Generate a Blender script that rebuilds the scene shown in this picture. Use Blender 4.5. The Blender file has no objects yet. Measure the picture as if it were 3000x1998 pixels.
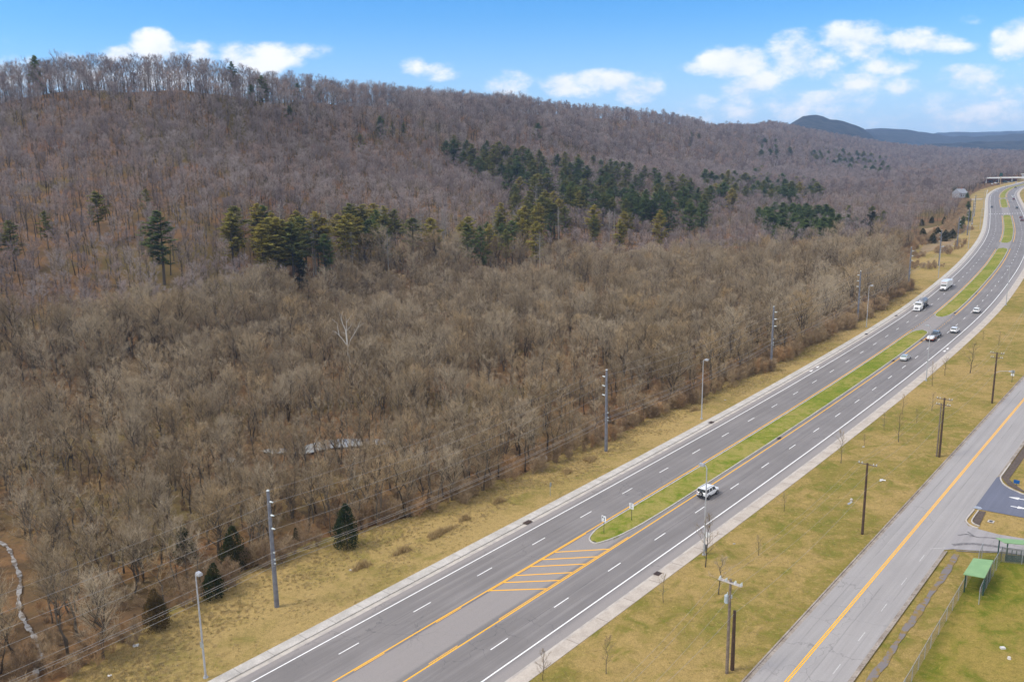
import bpy, math, random
import numpy as np
from mathutils import Vector, Matrix

SC = bpy.context.scene
COL = SC.collection
R = math.radians

# ------------------------------------------------------------------ camera
CF, CPITCH, CROLL, CH = 2451.15, 0.20211, -0.01552, 55.895      # focal (3000 px wide frame), pitch, roll, height
GX, GY = 0.051383, -0.006598                                    # gentle slope of the valley floor
cam = bpy.data.cameras.new('camera'); cam_o = bpy.data.objects.new('camera', cam); COL.objects.link(cam_o)
cam.sensor_width = 36.0; cam.lens = CF / 3000 * 36.0; cam.clip_start = 1.0; cam.clip_end = 30000
_r = Vector((1, 0, 0)); _u = Vector((0, math.sin(CPITCH), math.cos(CPITCH))); _f = Vector((0, math.cos(CPITCH), -math.sin(CPITCH)))
_cr, _sr = math.cos(CROLL), math.sin(CROLL)
_X = _r * _cr + _u * _sr; _Y = _u * _cr - _r * _sr
_m = Matrix(((_X.x, _Y.x, -_f.x), (_X.y, _Y.y, -_f.y), (_X.z, _Y.z, -_f.z))).to_4x4()
_m.translation = Vector((0, 0, CH)); cam_o.matrix_world = _m
SC.camera = cam_o

def ray(px, py):
    a = px - 1500.0; b = 999.0 - py
    x = a * _cr - b * _sr; y = a * _sr + b * _cr
    cp, sp = math.cos(CPITCH), math.sin(CPITCH)
    return (x, CF * cp + y * sp, -CF * sp + y * cp)
def uv_dir(px, py):
    d = ray(px, py); return d[0] / d[1], d[2] / d[1]
def gnd(px, py, up=0.0):
    d = ray(px, py); t = (-CH + up) / (d[2] - GX * d[0] - GY * d[1]); return (d[0] * t, d[1] * t, CH + d[2] * t)
def proj(x, y, z):
    z = z - CH; cp, sp = math.cos(CPITCH), math.sin(CPITCH)
    d = y * cp - z * sp; u = y * sp + z * cp; xx = CF * x / d; yy = CF * u / d
    return 1500 + xx * _cr + yy * _sr, 999 - (yy * _cr - xx * _sr)

# ------------------------------------------------------------------ light and sky
SUN_EL, SUN_AZ = R(48), R(-100)          # azimuth from +Y towards +X
world = bpy.data.worlds.new('World'); SC.world = world; world.use_nodes = True
SC.view_settings.view_transform = 'Standard'; SC.view_settings.look = 'None'
SC.view_settings.gamma = 1; SC.view_settings.exposure = 1.2
sun = bpy.data.lights.new('sun', 'SUN'); sun.energy = 1.3; sun.angle = R(22); sun.color = (1.0, 0.92, 0.80)
sun_o = bpy.data.objects.new('sun', sun); COL.objects.link(sun_o)
_sd = Vector((math.sin(SUN_AZ) * math.cos(SUN_EL), math.cos(SUN_AZ) * math.cos(SUN_EL), math.sin(SUN_EL)))
sun_o.rotation_euler = _sd.to_track_quat('Z', 'Y').to_euler(); sun_o.location = (0, 0, 400)

class NT:
    def __init__(s, tree): s.t = tree; s.n = tree.nodes; s.l = tree.links
    def node(s, typ, **kw):
        n = s.n.new(typ)
        for k, v in kw.items(): setattr(n, k, v)
        return n
    def val(s, sock, v):
        if hasattr(v, 'is_output') or isinstance(v, bpy.types.NodeSocket): s.l.new(v, sock)
        else: sock.default_value = v
    def math(s, op, a, b=None, c=None, clamp=False):
        n = s.node('ShaderNodeMath', operation=op); n.use_clamp = clamp; s.val(n.inputs[0], a)
        if b is not None: s.val(n.inputs[1], b)
        if c is not None: s.val(n.inputs[2], c)
        return n.outputs[0]
    def mix(s, f, a, b, blend='MIX'):
        n = s.node('ShaderNodeMix', data_type='RGBA', blend_type=blend); n.clamp_factor = True
        s.val(n.inputs[0], f)
        for i, v in ((6, a), (7, b)):
            s.val(n.inputs[i], v if isinstance(v, bpy.types.NodeSocket) else tuple(v) + (1,) * (4 - len(v)))
        return n.outputs[2]
    def noise(s, vec, scale, detail=4, rough=0.55, dist=0.0):
        n = s.node('ShaderNodeTexNoise'); n.inputs['Scale'].default_value = scale; n.inputs['Detail'].default_value = detail
        n.inputs['Roughness'].default_value = rough; n.inputs['Distortion'].default_value = dist
        if vec is not None: s.l.new(vec, n.inputs['Vector'])
        return n.outputs['Fac']
    def ramp(s, f, lo, hi):
        n = s.node('ShaderNodeMapRange'); n.clamp = True; n.interpolation_type = 'SMOOTHSTEP'
        s.val(n.inputs[0], f); n.inputs[1].default_value = lo; n.inputs[2].default_value = hi
        return n.outputs[0]

def build_sky():
    w = NT(world.node_tree); w.n.clear()
    out = w.node('ShaderNodeOutputWorld'); bg = w.node('ShaderNodeBackground')
    sky = w.node('ShaderNodeTexSky'); sky.sky_type = 'NISHITA'; sky.sun_disc = False
    sky.sun_elevation = SUN_EL; sky.sun_rotation = SUN_AZ; sky.altitude = 300; sky.air_density = 1.0; sky.dust_density = 0.6; sky.ozone_density = 2.0
    hs = w.node('ShaderNodeHueSaturation'); hs.inputs['Saturation'].default_value = SKY_SAT; hs.inputs['Value'].default_value = SKY_VAL
    tint = w.mix(1.0, sky.outputs[0], SKY_TINT, 'MULTIPLY'); w.l.new(tint, hs.inputs['Color'])
    tc = w.node('ShaderNodeTexCoord'); sep = w.node('ShaderNodeSeparateXYZ'); w.l.new(tc.outputs['Generated'], sep.inputs[0])
    yy = w.math('MAXIMUM', sep.outputs[1], 0.02)
    u = w.math('DIVIDE', sep.outputs[0], yy); v = w.math('DIVIDE', sep.outputs[2], yy)
    comb = w.node('ShaderNodeCombineXYZ'); w.l.new(u, comb.inputs[0]); w.l.new(w.math('MULTIPLY', v, 1.7), comb.inputs[1])
    # (px, py, rx, ry, strength) of the cumulus heads seen over the hills
    blobs = [(445,140,48,36,1.1),(350,165,55,24,.9),(510,160,60,28,.8),(590,165,45,30,.85),(700,168,60,30,.9),(780,172,80,32,.95),
             (900,150,55,18,.75),(215,172,50,14,.7),(1215,200,36,22,.6),(1290,212,50,20,.65),(1465,225,30,22,.5),(1490,262,60,38,.7),
             (1640,250,50,26,.9),(1780,238,80,24,1.0),(1870,262,55,32,.9),(1700,260,70,22,.6),
             (2150,185,75,36,1.1),(2100,200,80,18,.8),(2330,155,60,46,1.0),(2380,190,70,32,.9),(2500,110,80,34,1.1),(2540,135,70,34,.9),
             (2680,125,80,30,1.0),(2760,135,75,18,.7),(2170,262,50,34,.9),(2230,245,45,38,.8),(2270,215,60,30,.6),(2590,190,50,28,.8),
             (2640,188,60,20,.6),(2470,285,80,20,.7),(2400,292,60,16,.65),(2510,240,60,34,.65),(2650,255,50,24,.6),(2830,225,80,24,.85),
             (2890,240,30,28,.7),(2890,215,60,18,.6),(2990,120,60,46,1.0),(2740,295,50,26,.5),(2950,270,80,26,.6),(2900,310,70,20,.6),(2580,335,70,22,.5),
             (1920,222,60,12,.35),(2850,60,40,12,.4),(2090,290,40,14,.5),(2990,215,60,22,.5),(3120,180,90,50,1.0),(3300,230,120,40,.9),(-200,150,150,50,.9),(-60,225,70,40,.8),
             (30,215,90,35,.8),(150,225,90,30,.75),(300,230,90,34,.85),(500,225,110,34,.9),(700,245,90,34,.8),(2300,330,300,45,.55),(2750,350,260,40,.5)]
    acc = None
    n1 = w.noise(comb.outputs[0], 16, 5, 0.58); n2 = w.noise(comb.outputs[0], 42, 5, 0.65)
    nn = w.math('ADD', w.math('MULTIPLY', w.math('SUBTRACT', n1, 0.5), 3.4), w.math('MULTIPLY', w.math('SUBTRACT', n2, 0.5), 2.0))
    cuv = w.node('ShaderNodeCombineXYZ'); w.l.new(u, cuv.inputs[0]); w.l.new(v, cuv.inputs[1])
    for px, py, rx, ry, st in blobs:
        u0, v0 = uv_dir(px, py); ru = rx / CF * 1.15; rv = ry / CF * 1.15
        ma = w.node('ShaderNodeVectorMath', operation='MULTIPLY_ADD'); w.l.new(cuv.outputs[0], ma.inputs[0])
        ma.inputs[1].default_value = (1 / ru, 1 / rv, 0); ma.inputs[2].default_value = (-u0 / ru, -v0 / rv, 0)
        dt = w.node('ShaderNodeVectorMath', operation='DOT_PRODUCT'); w.l.new(ma.outputs[0], dt.inputs[0]); w.l.new(ma.outputs[0], dt.inputs[1])
        g = w.math('MULTIPLY_ADD', dt.outputs['Value'], -0.42 * st, st)
        acc = w.math('SMOOTH_MAX', acc if acc is not None else 0.0, g, 0.25)
    acc = w.math('MAXIMUM', acc, 0.0)
    dens = w.ramp(w.math('ADD', acc, w.math('MULTIPLY', nn, w.math('MINIMUM', w.math('MULTIPLY', acc, 1.3), 0.55))), 0.22, 1.02)
    gate = w.ramp(sep.outputs[1], 0.02, 0.15)
    dens = w.math('MULTIPLY', dens, gate)
    # thin bright veil towards the horizon, inside the dome itself
    veil = w.math('MULTIPLY', w.ramp(v, 0.18, 0.0), 0.70)
    # unseen broken cloud behind and above, brightened and warmed to add fill light
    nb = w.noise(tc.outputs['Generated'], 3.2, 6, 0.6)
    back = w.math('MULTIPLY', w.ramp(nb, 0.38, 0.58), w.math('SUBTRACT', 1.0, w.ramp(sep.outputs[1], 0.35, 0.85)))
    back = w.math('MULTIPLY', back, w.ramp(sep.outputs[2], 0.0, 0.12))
    c1 = w.mix(veil, hs.outputs[0], (CLOUD * 0.48, CLOUD * 0.68, CLOUD * 1.0))
    shade = w.mix(w.ramp(n1, 0.35, 0.65), (CLOUD * 0.86, CLOUD * 0.90, CLOUD * 0.97), (CLOUD * 1.06, CLOUD * 1.04, CLOUD * 1.02))
    c2 = w.mix(w.math('MULTIPLY', dens, 0.95), c1, shade)
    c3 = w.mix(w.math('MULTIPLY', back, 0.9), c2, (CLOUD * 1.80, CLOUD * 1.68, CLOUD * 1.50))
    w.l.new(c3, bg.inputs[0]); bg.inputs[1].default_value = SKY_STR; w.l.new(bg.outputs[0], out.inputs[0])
SKY_SAT, SKY_VAL, SKY_STR, CLOUD, SKY_TINT = 1.36, 0.82, 0.10, 5.2, (0.80, 0.88, 1.0)
build_sky()

# ------------------------------------------------------------------ materials
MATS = {}
def mat(name, col, col2=None, rough=0.85, metal=0.0, scale=2.0, var=0.12, coord='pos', detail=5, spec=0.3, lo=0.35, hi=0.65, coat=0.0):
    if name in MATS: return MATS[name]
    m = bpy.data.materials.new(name); m.use_nodes = True; t = NT(m.node_tree); t.n.clear()
    out = t.node('ShaderNodeOutputMaterial'); b = t.node('ShaderNodeBsdfPrincipled'); t.l.new(b.outputs[0], out.inputs[0])
    b.inputs['Roughness'].default_value = rough; b.inputs['Metallic'].default_value = metal
    b.inputs['Specular IOR Level'].default_value = spec; b.inputs['Coat Weight'].default_value = coat
    if coord == 'pos': vec = t.node('ShaderNodeNewGeometry').outputs['Position']
    else: vec = t.node('ShaderNodeTexCoord').outputs['Object']
    if col2 is None: col2 = tuple(c * (1 - 2.2 * var) for c in col)
    f = t.ramp(t.noise(vec, scale, detail), lo, hi)
    t.l.new(t.mix(f, col2, col), b.inputs['Base Color'])
    m['bsdf'] = 1; MATS[name] = m; return m
def bsdf_of(m): return [n for n in m.node_tree.nodes if n.type == 'BSDF_PRINCIPLED'][0]

def grass_material(name, tan, olive, green, gbias=0.0, sc=1.0):
    m = bpy.data.materials.new(name); m.use_nodes = True; t = NT(m.node_tree); t.n.clear()
    out = t.node('ShaderNodeOutputMaterial'); b = t.node('ShaderNodeBsdfPrincipled'); t.l.new(b.outputs[0], out.inputs[0])
    b.inputs['Roughness'].default_value = 0.95; b.inputs['Specular IOR Level'].default_value = 0.1
    p = t.node('ShaderNodeNewGeometry').outputs['Position']
    big = t.noise(p, 0.045 * sc, 3, 0.5); mid = t.noise(p, 0.28 * sc, 5, 0.65, 0.8); fin = t.noise(p, 1.7 * sc, 6, 0.75); mic = t.noise(p, 7.0 * sc, 4, 0.8)
    f1 = t.ramp(t.math('ADD', t.math('MULTIPLY', big, 0.6), t.math('MULTIPLY', mid, 0.5)), 0.47 - gbias, 0.66 - gbias)
    f2 = t.ramp(t.math('ADD', t.math('MULTIPLY', mid, 0.55), t.math('ADD', t.math('MULTIPLY', fin, 0.35), t.math('MULTIPLY', big, 0.25))), 0.60 - gbias, 0.74 - gbias)
    c = t.mix(f1, tan, olive); c = t.mix(f2, c, green)
    c = t.mix(t.math('MULTIPLY', t.ramp(fin, 0.50, 0.70), 0.55), c, tuple(x * 1.35 for x in tan))
    c = t.mix(t.math('MULTIPLY', t.ramp(fin, 0.48, 0.30), 0.65), c, tuple(x * 0.6 for x in olive))
    spot = t.noise(p, 0.75 * sc, 4, 0.85, 1.2)
    c = t.mix(t.math('MULTIPLY', t.ramp(spot, 0.56, 0.68), 0.55), c, tuple(x * 0.62 for x in tan))
    c = t.mix(t.math('MULTIPLY', t.ramp(spot, 0.44, 0.33), 0.5), c, tuple(min(.6, x * 1.35) for x in tan))
    c = t.mix(t.math('MULTIPLY', t.ramp(mic, 0.56, 0.40), 0.42), c, tuple(x * 0.45 for x in olive))
    t.l.new(c, b.inputs['Base Color'])
    bump = t.node('ShaderNodeBump'); bump.inputs['Strength'].default_value = 0.6; bump.inputs['Distance'].default_value = 0.12
    t.l.new(t.math('ADD', fin, mic), bump.inputs['Height']); t.l.new(bump.outputs[0], b.inputs['Normal'])
    MATS[name] = m; return m

TAN, OLIVE, GREEN = (0.365, 0.262, 0.105), (0.240, 0.188, 0.056), (0.145, 0.150, 0.028)
M_VERGE = grass_material('verge_grass', TAN, OLIVE, GREEN, -0.01)
M_FIELD = grass_material('field_grass', (0.355, 0.250, 0.095), (0.225, 0.180, 0.044), (0.125, 0.145, 0.018), 0.025)
M_LAWN = grass_material('lawn_grass', (0.29, 0.215, 0.060), (0.175, 0.172, 0.022), (0.085, 0.125, 0.008), 0.06)
M_MEDIAN = grass_material('median_grass', (0.310, 0.265, 0.080), (0.190, 0.215, 0.028), (0.100, 0.175, 0.008), 0.04, 1.7)

def ground_material():
    m = bpy.data.materials.new('forest_floor'); m.use_nodes = True; t = NT(m.node_tree); t.n.clear()
    out = t.node('ShaderNodeOutputMaterial'); b = t.node('ShaderNodeBsdfPrincipled'); t.l.new(b.outputs[0], out.inputs[0])
    b.inputs['Roughness'].default_value = 0.95; b.inputs['Specular IOR Level'].default_value = 0.05
    p = t.node('ShaderNodeNewGeometry').outputs['Position']
    big = t.noise(p, 0.018, 4, 0.5); mid = t.noise(p, 0.12, 5, 0.65); fin = t.noise(p, 1.4, 6, 0.75)
    c = t.mix(t.ramp(mid, 0.40, 0.60), (0.120, 0.078, 0.042), (0.200, 0.115, 0.055))
    c = t.mix(t.math('MULTIPLY', t.ramp(big, 0.46, 0.62), 0.8), c, (0.125, 0.098, 0.036))
    c = t.mix(t.math('MULTIPLY', t.ramp(t.noise(p, 0.03, 3), 0.56, 0.68), 0.75), c, (0.22, 0.105, 0.048))
    c = t.mix(t.math('MULTIPLY', t.ramp(fin, 0.52, 0.36), 0.5), c, (0.055, 0.042, 0.028))
    t.l.new(c, b.inputs['Base Color']); MATS['forest_floor'] = m; return m
M_FLOOR = ground_material()

def asphalt_material(name, base, light, lanes=True, crackdark=(0.05, 0.05, 0.052)):
    m = bpy.data.materials.new(name); m.use_nodes = True; t = NT(m.node_tree); t.n.clear()
    out = t.node('ShaderNodeOutputMaterial'); b = t.node('ShaderNodeBsdfPrincipled'); t.l.new(b.outputs[0], out.inputs[0])
    b.inputs['Roughness'].default_value = 0.8; b.inputs['Specular IOR Level'].default_value = 0.25
    uv = t.node('ShaderNodeUVMap'); uv.uv_map = 'road'; sep = t.node('ShaderNodeSeparateXYZ'); t.l.new(uv.outputs[0], sep.inputs[0])
    off, s = sep.outputs[0], sep.outputs[1]
    p = t.node('ShaderNodeNewGeometry').outputs['Position']
    cv = t.node('ShaderNodeCombineXYZ'); t.l.new(t.math('MULTIPLY', off, 1.3), cv.inputs[0]); t.l.new(t.math('MULTIPLY', s, 0.035), cv.inputs[1])
    streak = t.noise(cv.outputs[0], 1.0, 5, 0.6); patch = t.noise(p, 0.09, 4, 0.6); grain = t.noise(p, 5.0, 5, 0.8)
    f = t.ramp(t.math('ADD', t.math('MULTIPLY', streak, 0.65), t.math('MULTIPLY', patch, 0.35)), 0.38, 0.64)
    c = t.mix(f, tuple(x * (0.80 if lanes else .90) for x in base), tuple(x * (1.10 if lanes else 1.05) for x in base))
    if lanes:
        mid = t.math('MULTIPLY', t.ramp(off, -10.3, -9.6), t.ramp(off, -4.4, -5.0))
        edge = t.math('MAXIMUM', t.ramp(off, 3.9, 4.8), t.ramp(off, -18.4, -19.2))
        c = t.mix(t.math('MULTIPLY', t.math('MAXIMUM', mid, edge), 0.85), c, light)
        # darker wheel paths in each lane
        for lane in (1.83, -2.0, -12.75, -16.4):
            for wx in (-0.85, 0.85):
                d = t.math('ABSOLUTE', t.math('SUBTRACT', off, lane + wx))
                k = t.math('MULTIPLY', t.ramp(d, 0.62, 0.08), t.math('MULTIPLY', t.ramp(streak, 0.32, 0.62), 0.26))
                c = t.mix(k, c, tuple(x * 0.62 for x in base))
    # long joints and wandering cracks
    wob = t.math('MULTIPLY', t.math('SUBTRACT', t.noise(cv.outputs[0], 5.0, 6, 0.7), 0.5), 0.35)
    for jx, k0 in (((0.35, 0.55), (-4.6, 0.75), (-14.25, 0.55), (-10.6, 0.45), (-16.1, 0.25), (2.6, 0.2)) if lanes else ((1.9, 0.35), (-1.6, 0.4), (-3.9, 0.25))):
        d = t.math('ABSOLUTE', t.math('ADD', t.math('SUBTRACT', off, jx), wob))
        gate = t.ramp(t.noise(p, 0.05 + abs(jx) * 0.003, 3, 0.6), 0.40, 0.56)
        c = t.mix(t.math('MULTIPLY', t.math('MULTIPLY', t.ramp(d, 0.09, 0.015), gate), k0), c, crackdark)
    vor = t.node('ShaderNodeTexVoronoi'); vor.feature = 'DISTANCE_TO_EDGE'; vor.inputs['Scale'].default_value = 0.16
    wv = t.node('ShaderNodeVectorMath', operation='ADD'); t.l.new(p, wv.inputs[0])
    nt_ = t.node('ShaderNodeTexNoise'); nt_.inputs['Scale'].default_value = 0.35; nt_.inputs['Detail'].default_value = 5; t.l.new(p, nt_.inputs['Vector'])
    sc_ = t.node('ShaderNodeVectorMath', operation='SCALE'); sc_.inputs['Scale'].default_value = 5.0; t.l.new(nt_.outputs['Color'], sc_.inputs[0]); t.l.new(sc_.outputs[0], wv.inputs[1])
    t.l.new(wv.outputs[0], vor.inputs['Vector'])
    ck = t.math('MULTIPLY', t.ramp(vor.outputs['Distance'], 0.012, 0.002), t.ramp(t.noise(p, 0.04, 2), 0.50, 0.60))
    c = t.mix(t.math('MULTIPLY', ck, 0.45), c, crackdark)
    c = t.mix(t.math('MULTIPLY', t.ramp(grain, 0.3, 0.7), 0.22), c, tuple(x * 0.6 for x in base), 'MIX')
    t.l.new(c, b.inputs['Base Color'])
    MATS[name] = m; return m
M_ASPH = asphalt_material('highway_asphalt', (0.210, 0.196, 0.190), (0.275, 0.252, 0.240))
M_SIDE = asphalt_material('side_road_asphalt', (0.315, 0.300, 0.292), (0.34, 0.325, 0.31), False, (0.11, 0.105, 0.105))

def concrete_material(name, c1, c2, joint=4.6):
    m = bpy.data.materials.new(name); m.use_nodes = True; t = NT(m.node_tree); t.n.clear()
    out = t.node('ShaderNodeOutputMaterial'); b = t.node('ShaderNodeBsdfPrincipled'); t.l.new(b.outputs[0], out.inputs[0]); b.inputs['Roughness'].default_value = 0.9
    b.inputs['Specular IOR Level'].default_value = 0.15
    uv = t.node('ShaderNodeUVMap'); uv.uv_map = 'road'; sep = t.node('ShaderNodeSeparateXYZ'); t.l.new(uv.outputs[0], sep.inputs[0])
    p = t.node('ShaderNodeNewGeometry').outputs['Position']
    c = t.mix(t.ramp(t.math('ADD', t.math('MULTIPLY', t.noise(p, 0.5, 5, 0.6), 0.6), t.math('MULTIPLY', t.noise(p, 4, 5, 0.7), 0.4)), 0.35, 0.65), c1, c2)
    fr = t.math('ABSOLUTE', t.math('SUBTRACT', t.math('FRACT', t.math('DIVIDE', sep.outputs[1], joint)), 0.5))
    c = t.mix(t.math('MULTIPLY', t.ramp(fr, 0.018, 0.006), 0.55), c, tuple(x * 0.45 for x in c1))
    t.l.new(c, b.inputs['Base Color']); MATS[name] = m; return m
M_CONC = concrete_material('kerb_concrete', (0.36, 0.34, 0.31), (0.50, 0.475, 0.44))
M_CONC2 = concrete_material('path_concrete', (0.36, 0.315, 0.27), (0.47, 0.42, 0.365), 6.1)
M_DIRTY = concrete_material('dirty_kerb', (0.20, 0.165, 0.135), (0.36, 0.32, 0.28), 3.1)
M_GUT = mat('gutter_concrete', (0.47, 0.43, 0.38), (0.36, 0.33, 0.30), scale=0.8)
M_WHITE = mat('road_paint_white', (0.80, 0.80, 0.79), (0.60, 0.60, 0.59), scale=3.0, lo=.25, hi=.5)
M_FADE = mat('worn_white_paint', (0.55, 0.54, 0.53), (0.38, 0.365, 0.36), scale=5.0, lo=.4, hi=.6)
M_YEL = mat('road_paint_yellow', (0.86, 0.43, 0.012), (0.76, 0.36, 0.02), scale=3.0, lo=.25, hi=.5)
M_GRATE = mat('rusty_grate', (0.095, 0.050, 0.032), (0.05, 0.03, 0.02), scale=6)

# ------------------------------------------------------------------ mesh helpers
class MB:
    def __init__(s): s.v = []; s.f = []; s.uv = []; s.has_uv = False; s.mi = []; s.cur = 0
    def vert(s, p): s.v.append(tuple(p)); return len(s.v) - 1
    def face(s, idx, uv=None):
        s.f.append(tuple(idx)); s.uv.append(uv); s.mi.append(s.cur)
        if uv: s.has_uv = True
    def poly(s, pts, uv=None): s.face([s.vert(p) for p in pts], uv)
    def box(s, c, d, M=None):
        cx, cy, cz = c; dx, dy, dz = d[0] / 2, d[1] / 2, d[2] / 2
        P = [Vector((cx + sx * dx, cy + sy * dy, cz + sz * dz)) for sz in (-1, 1) for sy in (-1, 1) for sx in (-1, 1)]
        if M is not None: P = [M @ p for p in P]
        i = [s.vert(p) for p in P]
        for q in ((0, 2, 3, 1), (4, 5, 7, 6), (0, 1, 5, 4), (2, 6, 7, 3), (1, 3, 7, 5), (0, 4, 6, 2)): s.face([i[k] for k in q])
        return s
    def tube(s, pts, rads, n=6, cap=True):
        pts = [Vector(p) for p in pts]
        if not hasattr(rads, '__len__'): rads = [rads] * len(pts)
        rings = []; up = None
        for k, p in enumerate(pts):
            d = (pts[min(k + 1, len(pts) - 1)] - pts[max(k - 1, 0)])
            if d.length < 1e-9: d = Vector((0, 0, 1))
            d.normalize()
            if up is None: up = Vector((1, 0, 0)) if abs(d.x) < 0.9 else Vector((0, 1, 0))
            a = d.cross(up); 
            if a.length < 1e-6: a = d.cross(Vector((0, 1, 0.3)))
            a.normalize(); b = d.cross(a); up = a.cross(d); 
            rings.append([s.vert(p + (a * math.cos(2 * math.pi * j / n) + b * math.sin(2 * math.pi * j / n)) * rads[k]) for j in range(n)])
        for k in range(len(rings) - 1):
            for j in range(n): s.face((rings[k][j], rings[k][(j + 1) % n], rings[k + 1][(j + 1) % n], rings[k + 1][j]))
        if cap and n > 2: s.face(rings[0][::-1]); s.face(rings[-1])
        return s
    def prism(s, pts, z0, z1, M=None):
        n = len(pts)
        A = [Vector((x, y, z0)) for x, y in pts] + [Vector((x, y, z1)) for x, y in pts]
        if M is not None: A = [M @ p for p in A]
        i = [s.vert(p) for p in A]
        s.face(i[:n][::-1]); s.face(i[n:])
        for k in range(n): s.face((i[k], i[(k + 1) % n], i[n + (k + 1) % n], i[n + k]))
        return s
    def mesh(s, name, mats, smooth=False):
        me = bpy.data.meshes.new(name); me.from_pydata(s.v, [], s.f)
        for m in (mats if isinstance(mats, (list, tuple)) else [mats]): me.materials.append(m)
        if any(s.mi): me.polygons.foreach_set('material_index', s.mi)
        if s.has_uv:
            l = me.uv_layers.new(name='road'); k = 0; data = []
            for f, u in zip(s.f, s.uv):
                for q in range(len(f)): data += list(u[q]) if u else [0, 0]
            l.data.foreach_set('uv', data)
        if smooth: me.polygons.foreach_set('use_smooth', [True] * len(me.polygons))
        me.update(); return me
    def build(s, name, mats, parent=None, smooth=False, loc=None, rotz=0.0):
        o = bpy.data.objects.new(name, s.mesh(name, mats, smooth)); COL.objects.link(o)
        if parent: o.parent = parent
        if loc is not None: o.location = loc
        if rotz: o.rotation_euler = (0, 0, rotz)
        return o
def tag(o, label=None, cat=None, group=None, kind=None):
    if label: o['label'] = label
    if cat: o['category'] = cat
    if group: o['group'] = group
    if kind: o['kind'] = kind
    return o
def empty(name, loc=(0, 0, 0), rotz=0.0, label=None, cat=None, group=None):
    o = bpy.data.objects.new(name, None); COL.objects.link(o); o.location = loc; o.rotation_euler = (0, 0, rotz); o.empty_display_size = 0.5
    return tag(o, label, cat, group)
def copy_tree(o, parent=None):
    c = o.copy(); COL.objects.link(c); c.parent = parent
    for ch in [x for x in bpy.data.objects if x.parent == o]: copy_tree(ch, c)
    return c
def pz(x, y): return GX * x + GY * y

# ------------------------------------------------------------------ highway reference line (dash line of the far carriageway)
REF = [(-89.23, 17.17), (-75.88, 32.07), (-62.53, 46.96), (-49.18, 61.86), (-35.84, 76.75), (-22.49, 91.65), (-9.15, 106.54), (4.19, 121.45), (17.51, 136.37), (30.77, 151.34), (43.95, 166.38), (57.04, 181.51), (70.03, 196.71), (82.93, 212.0), (95.71, 227.38), (108.37, 242.86), (120.92, 258.43), (133.34, 274.1), (145.54, 289.94), (157.5, 305.96), (169.25, 322.14), (180.88, 338.42), (192.42, 354.75), (203.87, 371.14), (215.19, 387.63), (226.34, 404.23), (237.36, 420.92), (248.27, 437.68), (259.09, 454.5), (269.83, 471.37), (280.45, 488.31), (290.93, 505.35), (301.25, 522.47), (311.45, 539.68), (321.52, 556.95), (331.49, 574.29), (341.37, 591.68), (351.22, 609.08), (361.06, 626.5), (370.89, 643.92), (380.71, 661.34), (390.51, 678.77), (400.29, 696.22), (410.05, 713.67), (419.81, 731.13), (429.57, 748.59), (439.32, 766.05), (449.08, 783.51), (458.84, 800.96), (468.63, 818.41), (478.44, 835.83), (488.3, 853.24), (498.19, 870.62), (508.12, 887.97), (518.18, 905.26), (528.45, 922.41), (538.94, 939.44), (549.6, 956.35), (560.43, 973.17), (571.42, 989.87), (582.59, 1006.46), (593.93, 1022.92), (605.58, 1039.13), (617.78, 1054.89), (630.65, 1070.11), (643.89, 1085.05), (657.1, 1100.03), (670.14, 1115.19), (683.05, 1130.46), (695.92, 1145.76)]
_ext = []
_d = np.array(REF[-1]) - np.array(REF[-2]); _d /= np.hypot(*_d)
for k in range(1, 90): _ext.append(tuple(np.array(REF[-1]) + _d * 20 * k))
Q = np.array(REF + _ext, float)
_S = -80 + 20.0 * np.arange(len(Q))
_T = np.gradient(Q, axis=0); _T /= np.hypot(_T[:, 0], _T[:, 1])[:, None]
def RP(s, off, up=0.0):
    x = np.interp(s, _S, Q[:, 0]); y = np.interp(s, _S, Q[:, 1]); tx = np.interp(s, _S, _T[:, 0]); ty = np.interp(s, _S, _T[:, 1])
    # quadratic refinement keeps the curve smooth between 20 m stations
    n = math.hypot(tx, ty); tx /= n; ty /= n
    X = x - ty * off; Y = y + tx * off
    return (X, Y, pz(X, Y) + up)
def heading(s):
    tx = np.interp(s, _S, _T[:, 0]); ty = np.interp(s, _S, _T[:, 1]); return math.atan2(ty, tx)
def so_arr(X, Y):
    X = np.asarray(X, float); Y = np.asarray(Y, float); so = np.empty((len(X), 2))
    for a in range(0, len(X), 4000):
        x = X[a:a + 4000]; y = Y[a:a + 4000]
        d = (x[:, None] - Q[None, :, 0]) ** 2 + (y[:, None] - Q[None, :, 1]) ** 2
        i = d.argmin(1); dx = x - Q[i, 0]; dy = y - Q[i, 1]
        so[a:a + 4000, 0] = _S[i] + dx * _T[i, 0] + dy * _T[i, 1]; so[a:a + 4000, 1] = -dx * _T[i, 1] + dy * _T[i, 0]
    return so
SMAX = 1900
def stations(a, b, step=5.0):
    n = max(1, int(math.ceil((b - a) / step))); return [a + (b - a) * k / n for k in range(n + 1)]
def strip(mb, a, b, o0, o1, up, step=5.0, up1=None):
    """ribbon between offsets o0 > o1 (numbers or functions of s), facing up"""
    g0 = o0 if callable(o0) else (lambda s: o0); g1 = o1 if callable(o1) else (lambda s: o1)
    if up1 is None: up1 = up
    ss = stations(a, b, step); L = [mb.vert(RP(s, g0(s), up)) for s in ss]; Rr = [mb.vert(RP(s, g1(s), up1)) for s in ss]
    for k in range(len(ss) - 1):
        mb.face((L[k], Rr[k], Rr[k + 1], L[k + 1]), ((g0(ss[k]), ss[k]), (g1(ss[k]), ss[k]), (g1(ss[k + 1]), ss[k + 1]), (g0(ss[k + 1]), ss[k + 1])))

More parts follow.
